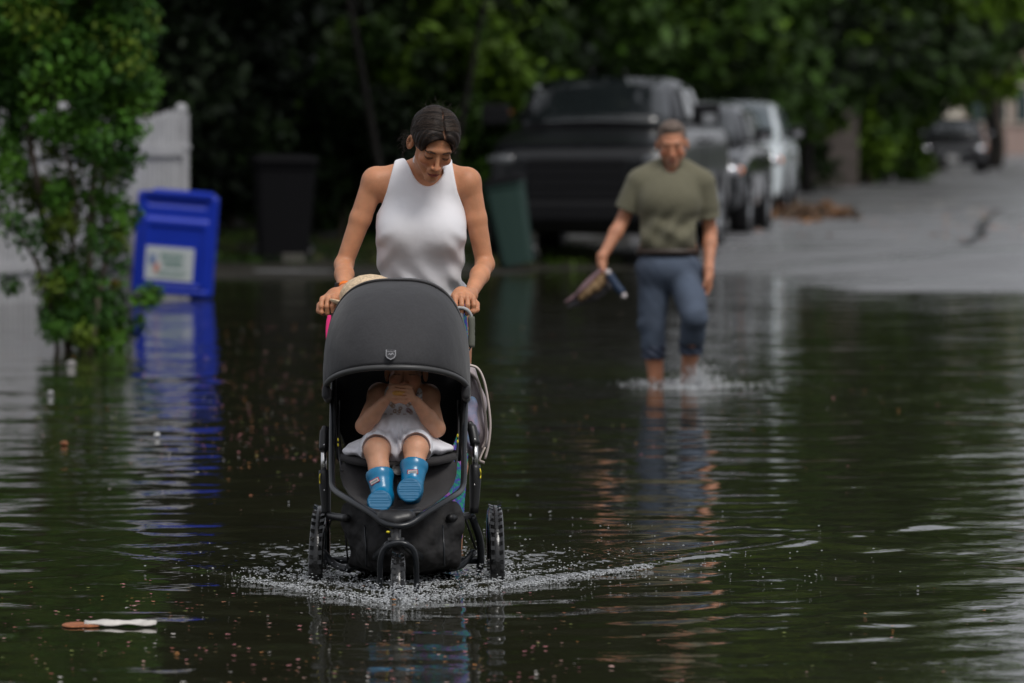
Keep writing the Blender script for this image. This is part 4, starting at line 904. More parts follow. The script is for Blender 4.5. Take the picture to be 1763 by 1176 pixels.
# hairline: remove the face area
Hh.append(('-', hT(Ell((0,-.119,-.004), (.073,.085,.088))), .010))
Hh.append(('-', hT(Box3((0,-.075,-.08), (.12,.075,.075), .02))), ) if False else None
Hh.append(('-', hT(Ell((0,-.047,-.066), (.12,.077,.066))), .01))
for sx in (-1,1): Hh.append(('-', hT(Ell((sx*.090,.008,-.022), (.022,.026,.040))), .004))
def hair_col(V):
    q = ((V-HO)@HM)/.97; x, y, z = q.T
    st = np.sin(y*330+np.abs(x)*70+2.5*np.sin(x*40)+3*np.sin(z*30)); st2 = np.sin(y*790+x*160)
    C = np.tile(np.array([.016,.011,.009]), (len(V),1))*(1+.5*st+.3*st2)[:,None].clip(.3)
    C = mixc(C, (.11,.06,.035), ss(st2*st, .6, 1.)*.4)
    pl = .006+.006*np.sin(y*60)
    return mixc(C, (.25,.12,.07), np.exp(-((x-pl)/.0026)**2)*ss(z, .05, .08)*ss(-y, -.045, .0)*.75)
Hh = [h for h in Hh if h]
hair = cloth_mesh('hair', Hh, HO-.17, HO+.17, .0026, M['hair'], woman, hair_col, it=0)
mb = MB()
def on_hair(q, lift=0): 
    for _ in range(4):
        w_ = HO+HM@(q*.97); d = ops_eval(Hh[:5], w_[None])[0]
        e = 1e-3; g = np.array([ops_eval(Hh[:5], (w_+HM@np.eye(3)[i]*e)[None])[0]-d for i in range(3)])/e; g /= np.linalg.norm(g)+1e-9
        q = q-g*(d-lift)/.97
    return q
r2 = np.random.default_rng(3)
for i in range(420):
    sx = r2.choice((-1,1)); y0 = r2.uniform(-.075,.05); q0 = np.array([.006+sx*.004, y0, .12])
    pts = []
    for t in np.linspace(0, 1, 9):
        an = t*1.75; q = np.array([.006+sx*(.004+.088*math.sin(an*.9)), y0+t*t*(.10-y0)*.85+.01*math.sin(t*3), .12*math.cos(an)+.004-.02*t])
        pts.append(HO+HM@(on_hair(q, .0004+.0012*r2.random())*.97))
    mb.tube(bez(pts, 2), r2.uniform(.00035,.00075), 4, False, (.055,.036,.025) if i % 3 == 0 else ((.012,.008,.006) if i % 3 == 1 else (.028,.019,.014)))
for i in range(26):
    sx = -1 if i % 3 else 1; q = np.array([sx*.08, r2.uniform(-.01,.06), r2.uniform(-.05,.01)])
    d = np.array([sx*r2.uniform(.01,.04), r2.uniform(-.01,.03), -r2.uniform(.01,.06)])
    pts = [HO+HM@(q*.97), HO+HM@((q+d*.5+(sx*.008,0,.006))*.97), HO+HM@((q+d)*.97)]
    mb.tube(bez(pts, 4), .00035, 3, False, (.03,.02,.015))
for i in range(70):                       # short flyaways over the crown
    a_ = r2.uniform(0,6.28); q = on_hair(np.array([.075*math.cos(a_)*r2.random()**.4, .03+.08*math.sin(a_)*r2.random()**.4, .12])); n_ = q/np.linalg.norm(q)
    d = n_*r2.uniform(.004,.011)+r2.normal(0,.010,3); pts = [HO+HM@(q*.97), HO+HM@((q+d+n_*.002)*.97), HO+HM@((q+d*1.2+r2.normal(0,.010,3))*.97)]
    mb.tube(bez(pts, 4), .00032, 3, False, (.03,.02,.015))
for i in range(40):                       # wisps by the ears and nape
    sx = -1 if i % 3 else 1; q = np.array([sx*.076, r2.uniform(.0,.06), r2.uniform(-.06,.02)]); d = np.array([sx*r2.uniform(.005,.028), r2.uniform(-.01,.03), -r2.uniform(.02,.05)])
    mb.tube(bez([HO+HM@(q*.97), HO+HM@((q+d*.5+(sx*.010,0,.0))*.97), HO+HM@((q+d)*.97)], 4), .00045, 3, False, (.03,.02,.015))
mb.build('strands', pm('fine hair', (.020,.013,.010), .42, spec=.35, attr=True), hair)
# wrist watch on an orange band
wt = (el_l*.12+wr_l*.88); axv = (wr_l-el_l); axv /= np.linalg.norm(axv); uu = np.cross(axv, (1,0,0)); uu /= np.linalg.norm(uu); vv = np.cross(axv, uu)
Mw = np.stack([axv, uu, vv], 1)
mb = MB(); mb.lathe([(-.010,.0262),(-.010,.0285),(0,.0295),(.010,.0285),(.010,.0262)], wt+axv*.004, 'x', 28, Mw)
watch = mb.build('watch', M['orange_band'], woman)
mb = MB(); sd_ = wt+axv*.004+np.array((-.024,-.012,.006)); mb.box(sd_, (.006,.015,.017), rotm(0,0,R(-25)))
bevel(mb.build('watch_case', M['plastic'], watch, smooth=False), .003)
# ---------------------------------------------------------------- the man
MD = 32.75
man = thing('person', 'man in an olive t-shirt and rolled-up blue jeans wading barefoot, carrying his shoes', 'person', (P(1160,0,MD)[0], MD, -.16))
mHM = rotm(0, R(-2), 0)@rotm(0,0,R(-2))@rotm(R(17),0,0); mHO = P(1157,247,MD-.04)
MT = (.50,.225,.13)
m = lambda px, py, dy=0: P(px, py, MD+dy)
B = []
sL, sR = m(1098,314), m(1212,315)
eL, eR = m(1071,382,.03), m(1223,400,.05); wL, wR = m(1036,444,-.08), m(1220,465,-.08)
a(Cap(m(1155,300,.03), m(1156,268,.0), .068,.062), .02)
a(Cap(sL+(.03,0,0), sR-(.03,0,0), .06), .03)
a(Cap(m(1135,295,.03), sL+(.02,0,.02), .055,.045)); a(Cap(m(1176,295,.03), sR+(-.02,0,.02), .055,.045))
a(Ell(m(1152,350), (.185,.12,.19)), .05); a(Ell(m(1150,425), (.165,.115,.13)), .05); a(Ell(m(1152,470), (.17,.12,.12)), .05)
for s_, e_, w_ in ((sL,eL,wL),(sR,eR,wR)):
    a(Ell(s_, (.056,.056,.058))); a(Cap(s_, e_, .050,.038), .02); f_ = e_*.7+w_*.3; a(Cap(e_, f_, .038,.041), .015); a(Cap(f_, w_, .040,.026), .015)
# legs: image-left leg planted, the other one mid-stride
hL, hR = m(1127,490), m(1181,490,-.02); kL, kR = m(1122,560,.0), m(1196,545,-.26); aL, aR = m(1134,708,.06), m(1180,690,.10)
for h_, k_, a_ in ((hL,kL,aL),(hR,kR,aR)):
    a(Cap(h_, k_, .078,.050)); c_ = k_*.65+a_*.35; a(Cap(k_, c_, .050,.054), .015); a(Cap(c_, a_, .052,.033), .015); a(Cap(a_, a_+(0,-.17,-.04), .036,.026), .02)
B += relaxed_hand(wL, rotm(0,0,R(75))@rotm(0,R(-14),0), 1.12, 1, 2.1)
B += relaxed_hand(wR, rotm(0,0,R(-80))@rotm(R(0),R(0),0)@np.diag([-1.,1,1]), 1.12, 1, 1.7)
B += head_ops(mHO, mHM, 1.08, male=True)
body_mesh('body', B, (P(1000,0,MD)[0], MD-.5, -.25), (P(1250,0,MD)[0], MD+.4, 1.6), .0062, MT, man, (mHO, mHM, 1.08), it=1, lips=(.32,.10,.08), brow=(.08,.045,.03), beard=(.20,.125,.09), red=.15, lash=False)
Hm = [('+', Xf(Ell((0,.026,.036), (.078,.094,.084)), mHO, mHM, 1.08), 0), ('+', Xf(Ell((0,-.02,.092), (.05,.045,.03)), mHO, mHM, 1.08), .02),
      ('d', lambda p: .003*np.sin(p[:,0]*210)*np.sin(p[:,1]*190+p[:,2]*160), 0),
      ('-', Xf(Ell((0,-.125,.0), (.064,.085,.102)), mHO, mHM, 1.08), .008), ('-', Xf(Ell((0,-.05,-.085), (.13,.11,.075)), mHO, mHM, 1.08), .01)]
Hm += [('-', Xf(Ell((sx*.088,.012,-.018), (.018,.021,.034)), mHO, mHM, 1.08), .004) for sx in (-1,1)]
M['hair_grey'] = pm('greying hair', (.12,.085,.065), .6, var=.5, vscale=120, bump=.002, bscale=300)
cloth_mesh('hair', Hm, mHO-.19, mHO+.19, .005, M['hair_grey'], man, it=0)
M['olive'] = pm('olive cotton', (.135,.127,.082), .9, var=.06, vscale=30, bump=.002, bscale=40, sheen=.1)
Tm = [('+', Cap(sL+(.02,0,0), sR-(.02,0,0), .062), 0), ('+', Ell(m(1152,345), (.192,.135,.2)), .05), ('+', Ell(m(1152,345,-.06), (.15,.09,.1)), .05),
      ('+', Ell(m(1150,405), (.178,.138,.15)), .04),
      ('+', Cap(m(1135,293,.03), sL+(.02,0,.022), .062,.055), .03), ('+', Cap(m(1176,293,.03), sR+(-.02,0,.022), .062,.055), .03)]
for s_, e_ in ((sL,eL),(sR,eR)): Tm.append(('+', Cap(s_, s_*.22+e_*.78, .060,.066), .02))
Tm.append(('+', Cap(m(1155,295,.03), m(1156,283,.0), .072,.07), .02))
def mfold(p):
    x = p[:,0]-m(1150,0)[0]; z = p[:,2]
    md = np.sin(8*x+5*z)*np.sin(11*z-4*x+1)
    return .014*np.sin(42*z-34*x+3*np.sin(9*x+4*z))*ss(1.08-z, 0, .2)*(.4+.6*np.abs(md))+.009*np.sin(38*z+26*x+2)*ss(.98-z, 0, .1)*(.3+md)
Tm.append(('o', None, -.008)); Tm.append(('d', mfold, 0))
Tm.append(('-', Cap(m(1156,288,-.10), m(1156,258,.06), .042,.078), .005))
for s_, e_ in ((sL,eL),(sR,eR)):
    cc = s_*.26+e_*.74; nn = (e_-s_); Tm.append(('-', Box3(cc+nn/np.linalg.norm(nn)*.2, (.17,.25,.2), .01, np.stack([np.cross(nn/np.linalg.norm(nn),(0,1,0)), (0,1,0), nn/np.linalg.norm(nn)], 1)), 0)) if False else None
def sleeve(s_, e_, sx):
    n_ = (e_-s_)/np.linalg.norm(e_-s_); c_ = s_*.30+e_*.70; side = c_[0]-sx*.085
    def f(p):                              # positive inside the part to be cut away (below the sleeve hem, outside the trunk)
        d1 = (p-c_)@n_; d2 = sx*(p[:,0]-(c_[0]-sx*.075)); return -np.minimum(d1, d2)
    return f
Tm = [t for t in Tm if t]
Tm.append(('-', sleeve(sL, eL, -1), 0)); Tm.append(('-', sleeve(sR, eR, 1), 0))
Tm.append(('&', lambda p: -(p[:,2]-m(0,432)[2])+.012*np.sin(p[:,0]*25), 0))
cloth_mesh('t_shirt', Tm, (P(1040,0,MD)[0], MD-.3, .7), (P(1260,0,MD)[0], MD+.3, 1.4), .0058, M['olive'], man, it=2)
M['denim'] = pm('faded blue denim', (.060,.080,.118), .85, var=.22, vscale=9, bump=.002, bscale=120)
M['denim_wet'] = pm('wet denim hem', (.022,.032,.06), .6, var=.2, vscale=12)
J = [('+', Ell(m(1152,462), (.190,.142,.13)), 0), ('+', Cap(hL+(.004,0,.03), kL, .093,.070), .03), ('+', Cap(hR+(-.004,0,.03), kR, .093,.072), .03)]
for k_, a_ in ((kL,aL),(kR,aR)):
    q_ = k_*.72+a_*.28; J.append(('+', Cap(k_, q_, .070,.066), .015))
J.append(('o', None, -.007)); J.append(('d', lambda p: (.0060*np.sin(40*p[:,2]+45*p[:,0]+3*np.sin(17*p[:,0]+9*p[:,2]))+.005*np.sin(62*p[:,2]-38*p[:,0]+2*np.sin(13*p[:,2]))*ss(.5-p[:,2],0,.12))*(.4+.6*np.sin(9*p[:,0]+7*p[:,2])), 0))
J.append(('&', lambda p: p[:,2]-m(0,430)[2]+.0*p[:,0], 0))
J.append(('&', lambda p: -(p[:,2]-(np.where(p[:,0] < m(1156,0)[0], m(0,600)[2], m(0,592)[2]))), 0))
jeans = cloth_mesh('jeans', J, (P(1080,0,MD)[0], MD-.45, .1), (P(1230,0,MD)[0], MD+.3, .85), .006, M['denim'], man)
for k_, a_, pz in ((kL,aL,606),(kR,aR,597)):
    t_ = (k_[2]-m(0,pz)[2])/(k_[2]-a_[2]); c_ = k_+(a_-k_)*t_; ca = [('+', Cap(c_+(0,0,.022), c_-(0,0,.022), .073,.069), 0), ('d', lambda p: .005*np.sin(p[:,0]*90+p[:,2]*150), 0), ('&', (lambda z0: lambda p: np.abs(p[:,2]-z0)-.042)(c_[2]), 0), ('-', Cap(c_+(0,0,.1), c_-(0,0,.1), .05), 0)]
    cloth_mesh('rolled_hem', ca, c_-.12, c_+.12, .006, M['denim_wet'], jeans)
mb = MB(); cb = m(1150,433); rb = [(-.018,.0),( -.018,1.),(.018,1.),(.018,0.)]
mb.lathe([(-.018,.176),(-.018,.187),(.018,.187),(.018,.176)], (0,0,0), 'z', 40, np.diag([1,.76,1.])); mb.V = [tuple(np.array(v)+cb+(0,.0,0)) for v in mb.V]
mb.build('belt', pm('brown belt leather', (.03,.018,.012), .5), man)
mops = head_ops(mHO, mHM, 1.08, male=True); M['brow_m'] = pm('brown brow hair', (.07,.045,.03), .7)
for sx in (-1,1): face_line('eyebrow', [(sx*.012,.014),(sx*.022,.0165),(sx*.034,.0175),(sx*.048,.012)], mHO, mHM, 1.08, .0022, M['brow_m'], man, mops)
# things in his hand
M['tan_suede'] = pm('tan suede', (.20,.125,.06), .9, var=.25, vscale=40); M['grey_mesh'] = pm('grey mesh fabric', (.06,.055,.06), .8, var=.3, vscale=60)
M['navy'] = pm('navy nylon', (.012,.03,.07), .5); M['cap_pale'] = pm('pale cap', (.5,.45,.45), .5); M['sole_pink'] = pm('dull pink sole', (.16,.09,.10), .6); M['blue_trim'] = pm('blue grey trim', (.09,.14,.19), .6)
def shoe(name, label, a0, b0, mat, mats, r=.045):
    a0, b0 = np.array(a0), np.array(b0); d = b0-a0; L = np.linalg.norm(d); x_ = d/L; y_ = np.array([0,1.,0]); y_ -= x_*(x_@y_); y_ /= np.linalg.norm(y_); z_ = np.cross(x_, y_); Mx = np.stack([x_,y_,z_],1)
    t = thing(name, label, 'shoe', a0)
    T = lambda f: Xf(f, a0, Mx)
    up = [('+', T(Ell((L*.28,0,.02), (L*.3,.036,.040))), 0), ('+', T(Ell((L*.72,0,.006), (L*.3,.043,.028))), .04), ('-', T(Ell((L*.2,0,.062), (L*.17,.022,.045))), .008), ('&', T(lambda p: -(p[:,2]+.018)), 0), ('d', lambda p: .002*np.sin(p@(x_)*120), 0)]
    cloth_mesh('upper', up, a0+d/2-.22, a0+d/2+.22, .006, mat, t)
    so = [('+', T(Ell((L*.3,0,-.026), (L*.36,.036,.014))), 0), ('+', T(Ell((L*.72,0,-.026), (L*.32,.045,.014))), .03)]
    cloth_mesh('sole', so, a0+d/2-.22, a0+d/2+.22, .006, mats, t)
    mb = MB()
    for i in range(3): 
        c = a0+Mx@np.array((L*(.45+.1*i),0,.022-.006*i)); mb.tube([c+Mx@np.array((0,-.035,-.02)), c+Mx@np.array((0,-.02,.012)), c+Mx@np.array((0,.02,.012)), c+Mx@np.array((0,.035,-.02))], .004, 6)
    mb.build('strap', M['blue_trim'], t); return t
shoe('shoe', 'tan and grey shoe with its heel in the man\'s hand', m(1040,470,-.17), m(996,515,-.20), M['tan_suede'], M['sole_pink'])
shoe('shoe', 'dark grey pink-soled shoe hanging lowest from the man\'s hand', m(1052,484,-.13), m(978,527,-.15), M['grey_mesh'], M['sole_pink'])
t = thing('rolled_bag', 'navy blue tube with pale round ends held beside the shoes', 'tube', m(1047,466,-.2))
mb = MB(); mb.tube(bez([m(1049,473,-.21), m(1060,490,-.215), m(1072,505,-.22)], 5), .024, 14); mb.build('sleeve', M['navy'], t)
for q in (m(1047,469,-.215), m(1074,509,-.225)): mb = MB(); mb.sphere(q, (.019,.019,.019), 8); mb.build('end_cap', M['cap_pale'], t)
# ================================================================= child in the stroller
CD = 18.72
child = thing('person', 'small child in white dress and blue rain boots sitting in the stroller, eating', 'child', P(690,830,CD))
c = lambda px, py, dy=0: P(px, py, CD+dy)
cHM = rotm(R(4),0,R(-3)); cHO = c(699,640,.06); CS = .80
CT = (.60,.31,.19)
B = []
sL, sR = c(653,680,.05), c(737,682,.05); eL, eR = c(627,733,-.03), c(752,738,-.03); wL, wR = c(663,690,-.13), c(716,691,-.13)
a(Cap(c(697,690,.08), c(698,668,.07), .036,.034), .02); a(Cap(sL, sR, .03), .03)
a(Ell(c(694,715,.04), (.075,.06,.095)), .03); a(Ell(c(694,760,.02), (.085,.07,.05)), .03)
for s_, e_, w_ in ((sL,eL,wL),(sR,eR,wR)):
    a(Ell(s_, .034)); a(Cap(s_, e_, .031,.0275), .02); a(Cap(e_, e_*.6+w_*.4, .0275,.027), .01); a(Cap(e_*.6+w_*.4, w_, .027,.0175), .01)
for sx, w_ in ((-1,wL),(1,wR)):           # palms and fingers closed on the biscuit
    pc = w_+np.array((-sx*.020,-.012,.022)); a(Ell(pc, (.017,.014,.021)), .012)
    for i in range(4):
        z0 = .026-.0125*i
        pts = [pc+(-sx*-.004,-.004,z0), pc+(sx*-.010,-.016,z0+.004), pc+(-sx*.026,-.020,z0+.003), pc+(-sx*.035,-.012,z0)]
        for j in range(3): B.append(('+', Cap(pts[j], pts[j+1], .0062-.0005*j, .0057-.0005*j), .001 if j else .003))
    pts = [pc+(0,-.002,-.016), pc+(-sx*.014,-.014,-.024), pc+(-sx*.028,-.016,-.020)]
    for j in range(2): B.append(('+', Cap(pts[j], pts[j+1], .0075, .0065), .004))
kL, kR = c(648,775,-.19), c(716,772,-.19); hpL, hpR = c(672,775,.03), c(712,775,.03)
aL, aR = c(659,855,-.28), c(709,842,-.28)
for h_, k_, a_ in ((hpL,kL,aL),(hpR,kR,aR)):
    a(Cap(h_, k_, .048,.041), .015); cc = k_*.6+a_*.4; a(Cap(k_, cc, .039,.034), .012); a(Cap(cc, a_, .033,.018), .008); a(Cap(a_, a_+(0,-.04,.0), .016,.014), .006)
B += head_ops(cHO, cHM, CS, child=True)
body_mesh('body', B, (P(600,0,CD)[0], 18.3, .2), (P(780,0,CD)[0], 19.0, .85), .0030, CT, child, (cHO, cHM, CS), it=1, lips=(.35,.09,.07), brow=(.1,.05,.03), red=.1)
Hc = [('+', Xf(Ell((0,.026,.036), (.080,.098,.088)), cHO, cHM, CS), 0), ('d', lambda p: .002*np.sin(p[:,0]*160+p[:,2]*40), 0),
      ('-', Xf(Ell((0,-.115,-.005), (.064,.078,.085)), cHO, cHM, CS), .01), ('-', Xf(Ell((0,-.03,-.08), (.13,.12,.075)), cHO, cHM, CS), .01)]
cloth_mesh('hair', Hc, cHO-.15, cHO+.15, .0045, pm('brown hair', (.06,.035,.02), .5, var=.4, vscale=80), child)
# dress
M['dress'] = pm('white gauze cotton', (.8,.8,.83), .85, attr=True, sheen=.2, bump=.0015, bscale=90)
D_ = [('+', Ell(c(694,700,.03), (.083,.066,.085)), 0), ('+', Cap(c(662,672,.05), c(664,700,.03), .018,.03), .02), ('+', Cap(c(731,674,.05), c(728,700,.03), .018,.03), .02),
      ('+', Ell(c(688,745,.0), (.118,.075,.075)), .03), ('+', Ell(c(683,768,-.03), (.155,.10,.034)), .03), ('+', Cap(hpL, kL+(0,.045,.004), .06,.056), .02), ('+', Cap(hpR, kR+(0,.045,.004), .06,.056), .02),
      ('+', Ell(c(684,780,-.12), (.040,.05,.030)), .02), ('+', Ell(c(618,776,-.06), (.058,.07,.018)), .02), ('+', Ell(c(757,772,-.04), (.045,.07,.018)), .02)]
def dfold(p):
    x = p[:,0]-c(690,0)[0]; z = p[:,2]; t = ss(c(0,712)[2]-z, 0, .04)
    return .0036*np.sin(x*120+14*x/(.06+np.abs(x))+2*np.sin(z*40))*t*(.6+.4*np.sin(z*30+x*20))+.0012*np.sin(70*p[:,1]+60*x)*t+.001*np.sin(90*x)*(1-t)
D_.append(('d', dfold, 0))
D_.append(('-', Ell(c(697,668,-.0), (.042,.12,.045)), .01))
for sx, s_ in ((-1,sL),(1,sR)): D_.append(('-', Ell(s_+(sx*.012,0,-.01), (.034,.1,.055)), .006))
for k_, a_ in ((kL,aL),(kR,aR)): D_.append(('-', Cap(k_+(0,.02,.004), k_+(0,-.12,-.02), .046), .004)); D_.append(('-', Cap(k_+(0,.0,-.06), a_, .07), .0))
def dcol(V):
    x = V[:,0]-c(694,0)[0]; z = V[:,2]-c(0,693)[2]; C = np.tile(np.array([.80,.79,.83]), (len(V),1))
    rr = np.random.default_rng(5); fr = (V[:,1] < CD+.02)
    for i in range(26):
        cx, cz = rr.uniform(-.062,.062), rr.uniform(-.03,.035); r0 = rr.uniform(.005,.0095); d = np.hypot(x-cx, z-cz)
        C = mixc(C, (.34,.20,.11) if i % 3 else (.25,.12,.13), fr*band(d, r0*.7, .0012, .002)*.85*(np.abs(z) < .034)*1.)
    C = mixc(C, (.3,.18,.1), fr*band(z, -.036, .001, .002)*(np.sin(x*300) > 0)*.6)
    return C
cloth_mesh('dress', D_, (P(585,0,CD)[0], 18.4, .38), (P(785,0,CD)[0], 18.95, .72), .0036, M['dress'], child, dcol)
# boots
def boot(k_, a_, toe, tx):
    top = k_+(a_-k_)*tx; T0 = [('+', Cap(top, a_, .0445,.034), 0), ('+', Cap(a_+(0,.01,-.012), a_+toe, .034,.036), .015), ('+', Cap(a_, a_+(0,.02,-.025), .034,.03), .01), ('+', Cap(top+(a_-top)*.03, top+(a_-top)*.10, .0462), .002)]
    d = (a_-top)/np.linalg.norm(a_-top)
    T0.append(('&', lambda p: -((p-top)@d), 0)); T0.append(('-', Cap(top-d*.1, top+d*.01, .040), .002))
    ctr = a_
    b = cloth_mesh('boot', T0, a_-.19, a_+.19, .0034, M['boot'], child)
    return b, top, d
def sole(b, a_, toe, up, w=.036, ln=.058):
    z_ = toe/np.linalg.norm(toe); z_ = np.array(toe)/np.linalg.norm(toe); x_ = np.cross(up, z_); x_ /= np.linalg.norm(x_); y_ = np.cross(z_, x_)
    return x_, y_, z_
for k_, a_, tx, ang in ((kL,aL,.49,-8),(kR,aR,.38,8)):
    sx = -1 if ang < 0 else 1
    toe = np.array((sx*-.0+(-.012 if sx < 0 else -.004), -.045, -.012 if sx < 0 else .004))
    b, top, d = boot(k_, a_, toe, tx)
    # sole disc facing the camera: an oval slab with tread grooves
    cz = a_+np.array((-.008 if sx < 0 else -.006,-.078,-.012 if sx < 0 else .0)); Mx = rotm(R(-20),0,0)@rotm(0,R(ang if sx > 0 else -14),0)
    so = [('+', Xf(Ell((0,0,.002), (.041,.016,.038 if sx < 0 else .042)), cz, Mx), 0), ('&', Xf(lambda p: np.abs(p[:,1])-.009, cz, Mx), 0),
          ('-', Xf(lambda p: np.maximum(.0016+0*p[:,0]-np.abs(((p[:,2]*1.0) % .0078)-.0039)*1.0, 0)*-1+np.where((p[:,1] < -.0055) & (np.abs(p[:,0]) < .034), 0., .01)-.0012, cz, Mx), 0)]
    cloth_mesh('boot_sole', so, cz-.06, cz+.06, .0026, M['boot_sole'], b, it=0)
    # label plate
    rr = .0465; lc = top+d*.028+np.array((-.018 if sx < 0 else -.002, -rr*(.90 if sx < 0 else 1), 0)); Ml = rotm(0,0,R(-24 if sx < 0 else -3))@rotm(0, R(-28 if sx < 0 else -3), 0)
    for hw, hh, dy, mt, nm in ((.0175,.0078,0,M['label_red'],'boot_badge'),(.0152,.0056,-.0012,M['label_white'],'badge_face')):
        q = MB(); q.box(lc+Ml@np.array((0,dy,0)), (hw,.0012,hh), Ml); o_ = q.build('boot_badge', mt, b, smooth=False) if nm == 'boot_badge' else None
        if o_ is None: q.build('badge_face', mt, b, smooth=False)
    q = MB()
    for i in range(6): q.box(lc+Ml@np.array((-.0105+.0042*i,-.0027,0)), (.0013,.0004,.0024), Ml)
    q.build('badge_print', M['label_grey'], b, smooth=False)
# snack
sn = [('+', Ell(c(687,677,-.158), (.024,.010,.010)), 0), ('-', Ell(c(694,668,-.165), (.010,.03,.006)), .003)]
o = cloth_mesh('biscuit', sn, c(687,675,-.165)-.04, c(687,675,-.165)+.04, .003, pm('orange biscuit', (.62,.30,.07), .7, var=.2, vscale=90), None)
tag(o, 'small orange biscuit the child holds to its mouth', 'food')
# ================================================================= stroller
SD = 18.75
st = thing('stroller', 'black three-wheeled jogging stroller with a big charcoal canopy, rolling through the water', 'stroller', (P(685,0,SD)[0], SD, -.15))
cx = P(683,0,SD)[0]
s = lambda px, py, D=SD: P(px, py, D)
# canopy
HZ, HY = s(0,676,18.75)[2], 18.80
def rib(u, ang, Rr, n=3., hw=.236):
    x = hw*u; f = Rr*(1-abs(u)**n)**(1/n) if abs(u) < 1 else 0
    return np.array([cx+x*1.0, HY-f*math.cos(ang), HZ+f*math.sin(ang)])
us = [math.copysign(1-(1-abs(t))**1.9, t) for t in np.linspace(-1,1,61)]
angs = [(13.6,.465),(16,.467),(22,.464),(31,.455),(42,.437),(55,.415),(70,.394),(85,.380),(100,.372),(115,.36),(130,.35)]
V = []; 
for j, (an, Rr) in enumerate(angs):
    for i, u in enumerate(us):
        q = rib(u, R(an), Rr, 2.4+.6*min(1,j/4))
        if 0 < j: 
            sag = .010*math.sin(j/10*math.pi*4)**2 if False else 0
            wr = .004*math.sin(abs(u)*22+j*1.3)*max(0,abs(u)-.75)/.25
            q = q+np.array([math.copysign(wr, u), 0, 0])
        V.append(q)
n_ = len(us); F = [(j*n_+i, j*n_+i+1, (j+1)*n_+i+1, (j+1)*n_+i) for j in range(len(angs)-1) for i in range(n_-1)]
can = mk('canopy', V, F, M['charcoal'], st); can.data.materials.append(M['interior']); solid(subsurf(can, 1), .006); crumple(can, .008, .16, 1)
# lower side skirts of the canopy, falling from the front rib to the pivots
for sx in (-1,1):
    g = []; 
    for j, t in enumerate(np.linspace(0,1,9)):
        for i, v in enumerate(np.linspace(0,1,9)):
            y = HY-.36*t+.02*v*t; z0 = HZ+.02*t+.10*t*(1-t)*.8; drop = (.028+.035*t)*v
            x = cx+sx*(.236-.012*t*t+.012*math.sin(v*3)*(.4+.6*t)+.004*math.sin(t*12)); g.append((x, y, z0+.02-drop*1.5))
    continue
    fl = mk('canopy_side', g, [(j*9+i, j*9+i+1, (j+1)*9+i+1, (j+1)*9+i) for j in range(8) for i in range(8)], M['charcoal'], can); solid(subsurf(fl,1), .005)
for sx in (-1,1):
    pc = np.array((cx+sx*.229, 18.74, HZ-.004)); cloth_mesh('corner_pad', [('+', Box3(pc, (.014,.11,.024), .014, rotm(R(-6),0,0)), 0)], pc-(.05,.16,.08), pc+(.05,.16,.08), .004, M['charcoal'], can)
# rims of the canopy: padded front brim and back hoop
brim = MB(); brim.tube([rib(u, R(12.9), .468, 2.4)+np.array((0,0,-.004)) for u in us], .0095, 10); brim.build('front_brim', pm('brim piping', (.05,.05,.05), .45), can)
hoop = MB(); hoop.tube([rib(u, R(70), .398) for u in us], .004, 8); hoop.build('seam', M['charcoal2'], can)
# shield emblem: outline, band with unreadable print, mountain
ec = rib((s(673.5,0,18.4)[0]-cx)/.236, R(17.0), .471)
nrm = np.array([0,-.62,.78]); Mx = np.stack([(1,0,0), np.cross(nrm,(1,0,0)), nrm], 1); k = .0001
def emb(name, pts, mat, lift=.002):
    q = MB(); n = len(pts)
    Vv = [ec+Mx@np.array((x*.0165, y*.028, z)) for z in (lift, lift+.001) for x, y in pts]
    q.add(Vv, [tuple(range(n))[::-1], tuple(range(n,2*n))]+[(i,(i+1)%n,(i+1)%n+n,i+n) for i in range(n)]); return q.build(name, mat, em if em else can, smooth=False)
em = None
em = emb('emblem', [(-1,.95),(1,.95),(1,-.3),(.72,-.72),(0,-1.05),(-.72,-.72),(-1,-.3)][::-1], M['emblem'], .007)
emb('emblem_field', [(-.8,.3),(.8,.3),(.8,-.22),(.55,-.58),(0,-.84),(-.55,-.58),(-.8,-.22)][::-1], M['charcoal'], .0085)
emb('emblem_mountain', [(-.7,-.35),(-.25,.05),(.0,-.08),(.3,.15),(.75,-.3),(.3,-.12),(.0,-.35),(-.3,-.15)][::-1], M['emblem'], .0095)
for i in range(5): emb('emblem_letter', [(-.72+.3*i,.45),(-.5+.3*i,.45),(-.5+.3*i,.82),(-.72+.3*i,.82)], M['charcoal'], .0085)
# main tube loop: down both sides and forward to the nose
mb = MB(); left = [s(576,640,18.86), s(573,690,18.82), s(571.5,760,18.68), s(571.5,822,18.55), s(576,843,18.48), s(604,862,18.34), s(640,884,18.22), s(662,901,18.17)]
right = [s(708,901,18.17), s(736,882,18.22), s(775,858,18.34), s(794,843,18.48), s(798.5,822,18.55), s(799,760,18.68), s(801,690,18.82), s(801,640,18.86)]
mb.tube(bez(left+[s(685,906,18.155)]+right, 6), .0102, 12); mb.build('front_frame', M['frame'], st)
# nose plate
no = [('+', Ell(s(680,893,18.20), (.062,.035,.020)), 0), ('+', Cap(s(662,890,18.2), s(702,890,18.2), .022), .02), ('+', Cap(s(680,900,18.18), s(682,925,18.17), .020,.016), .02), ('+', Ell(s(648,882,18.24),(.03,.02,.01)), .02), ('+', Ell(s(714,882,18.24),(.03,.02,.01)), .02)]
cloth_mesh('foot_bumper', no, s(680,900,18.2)-.13, s(680,900,18.2)+.13, .004, M['plastic'], st)
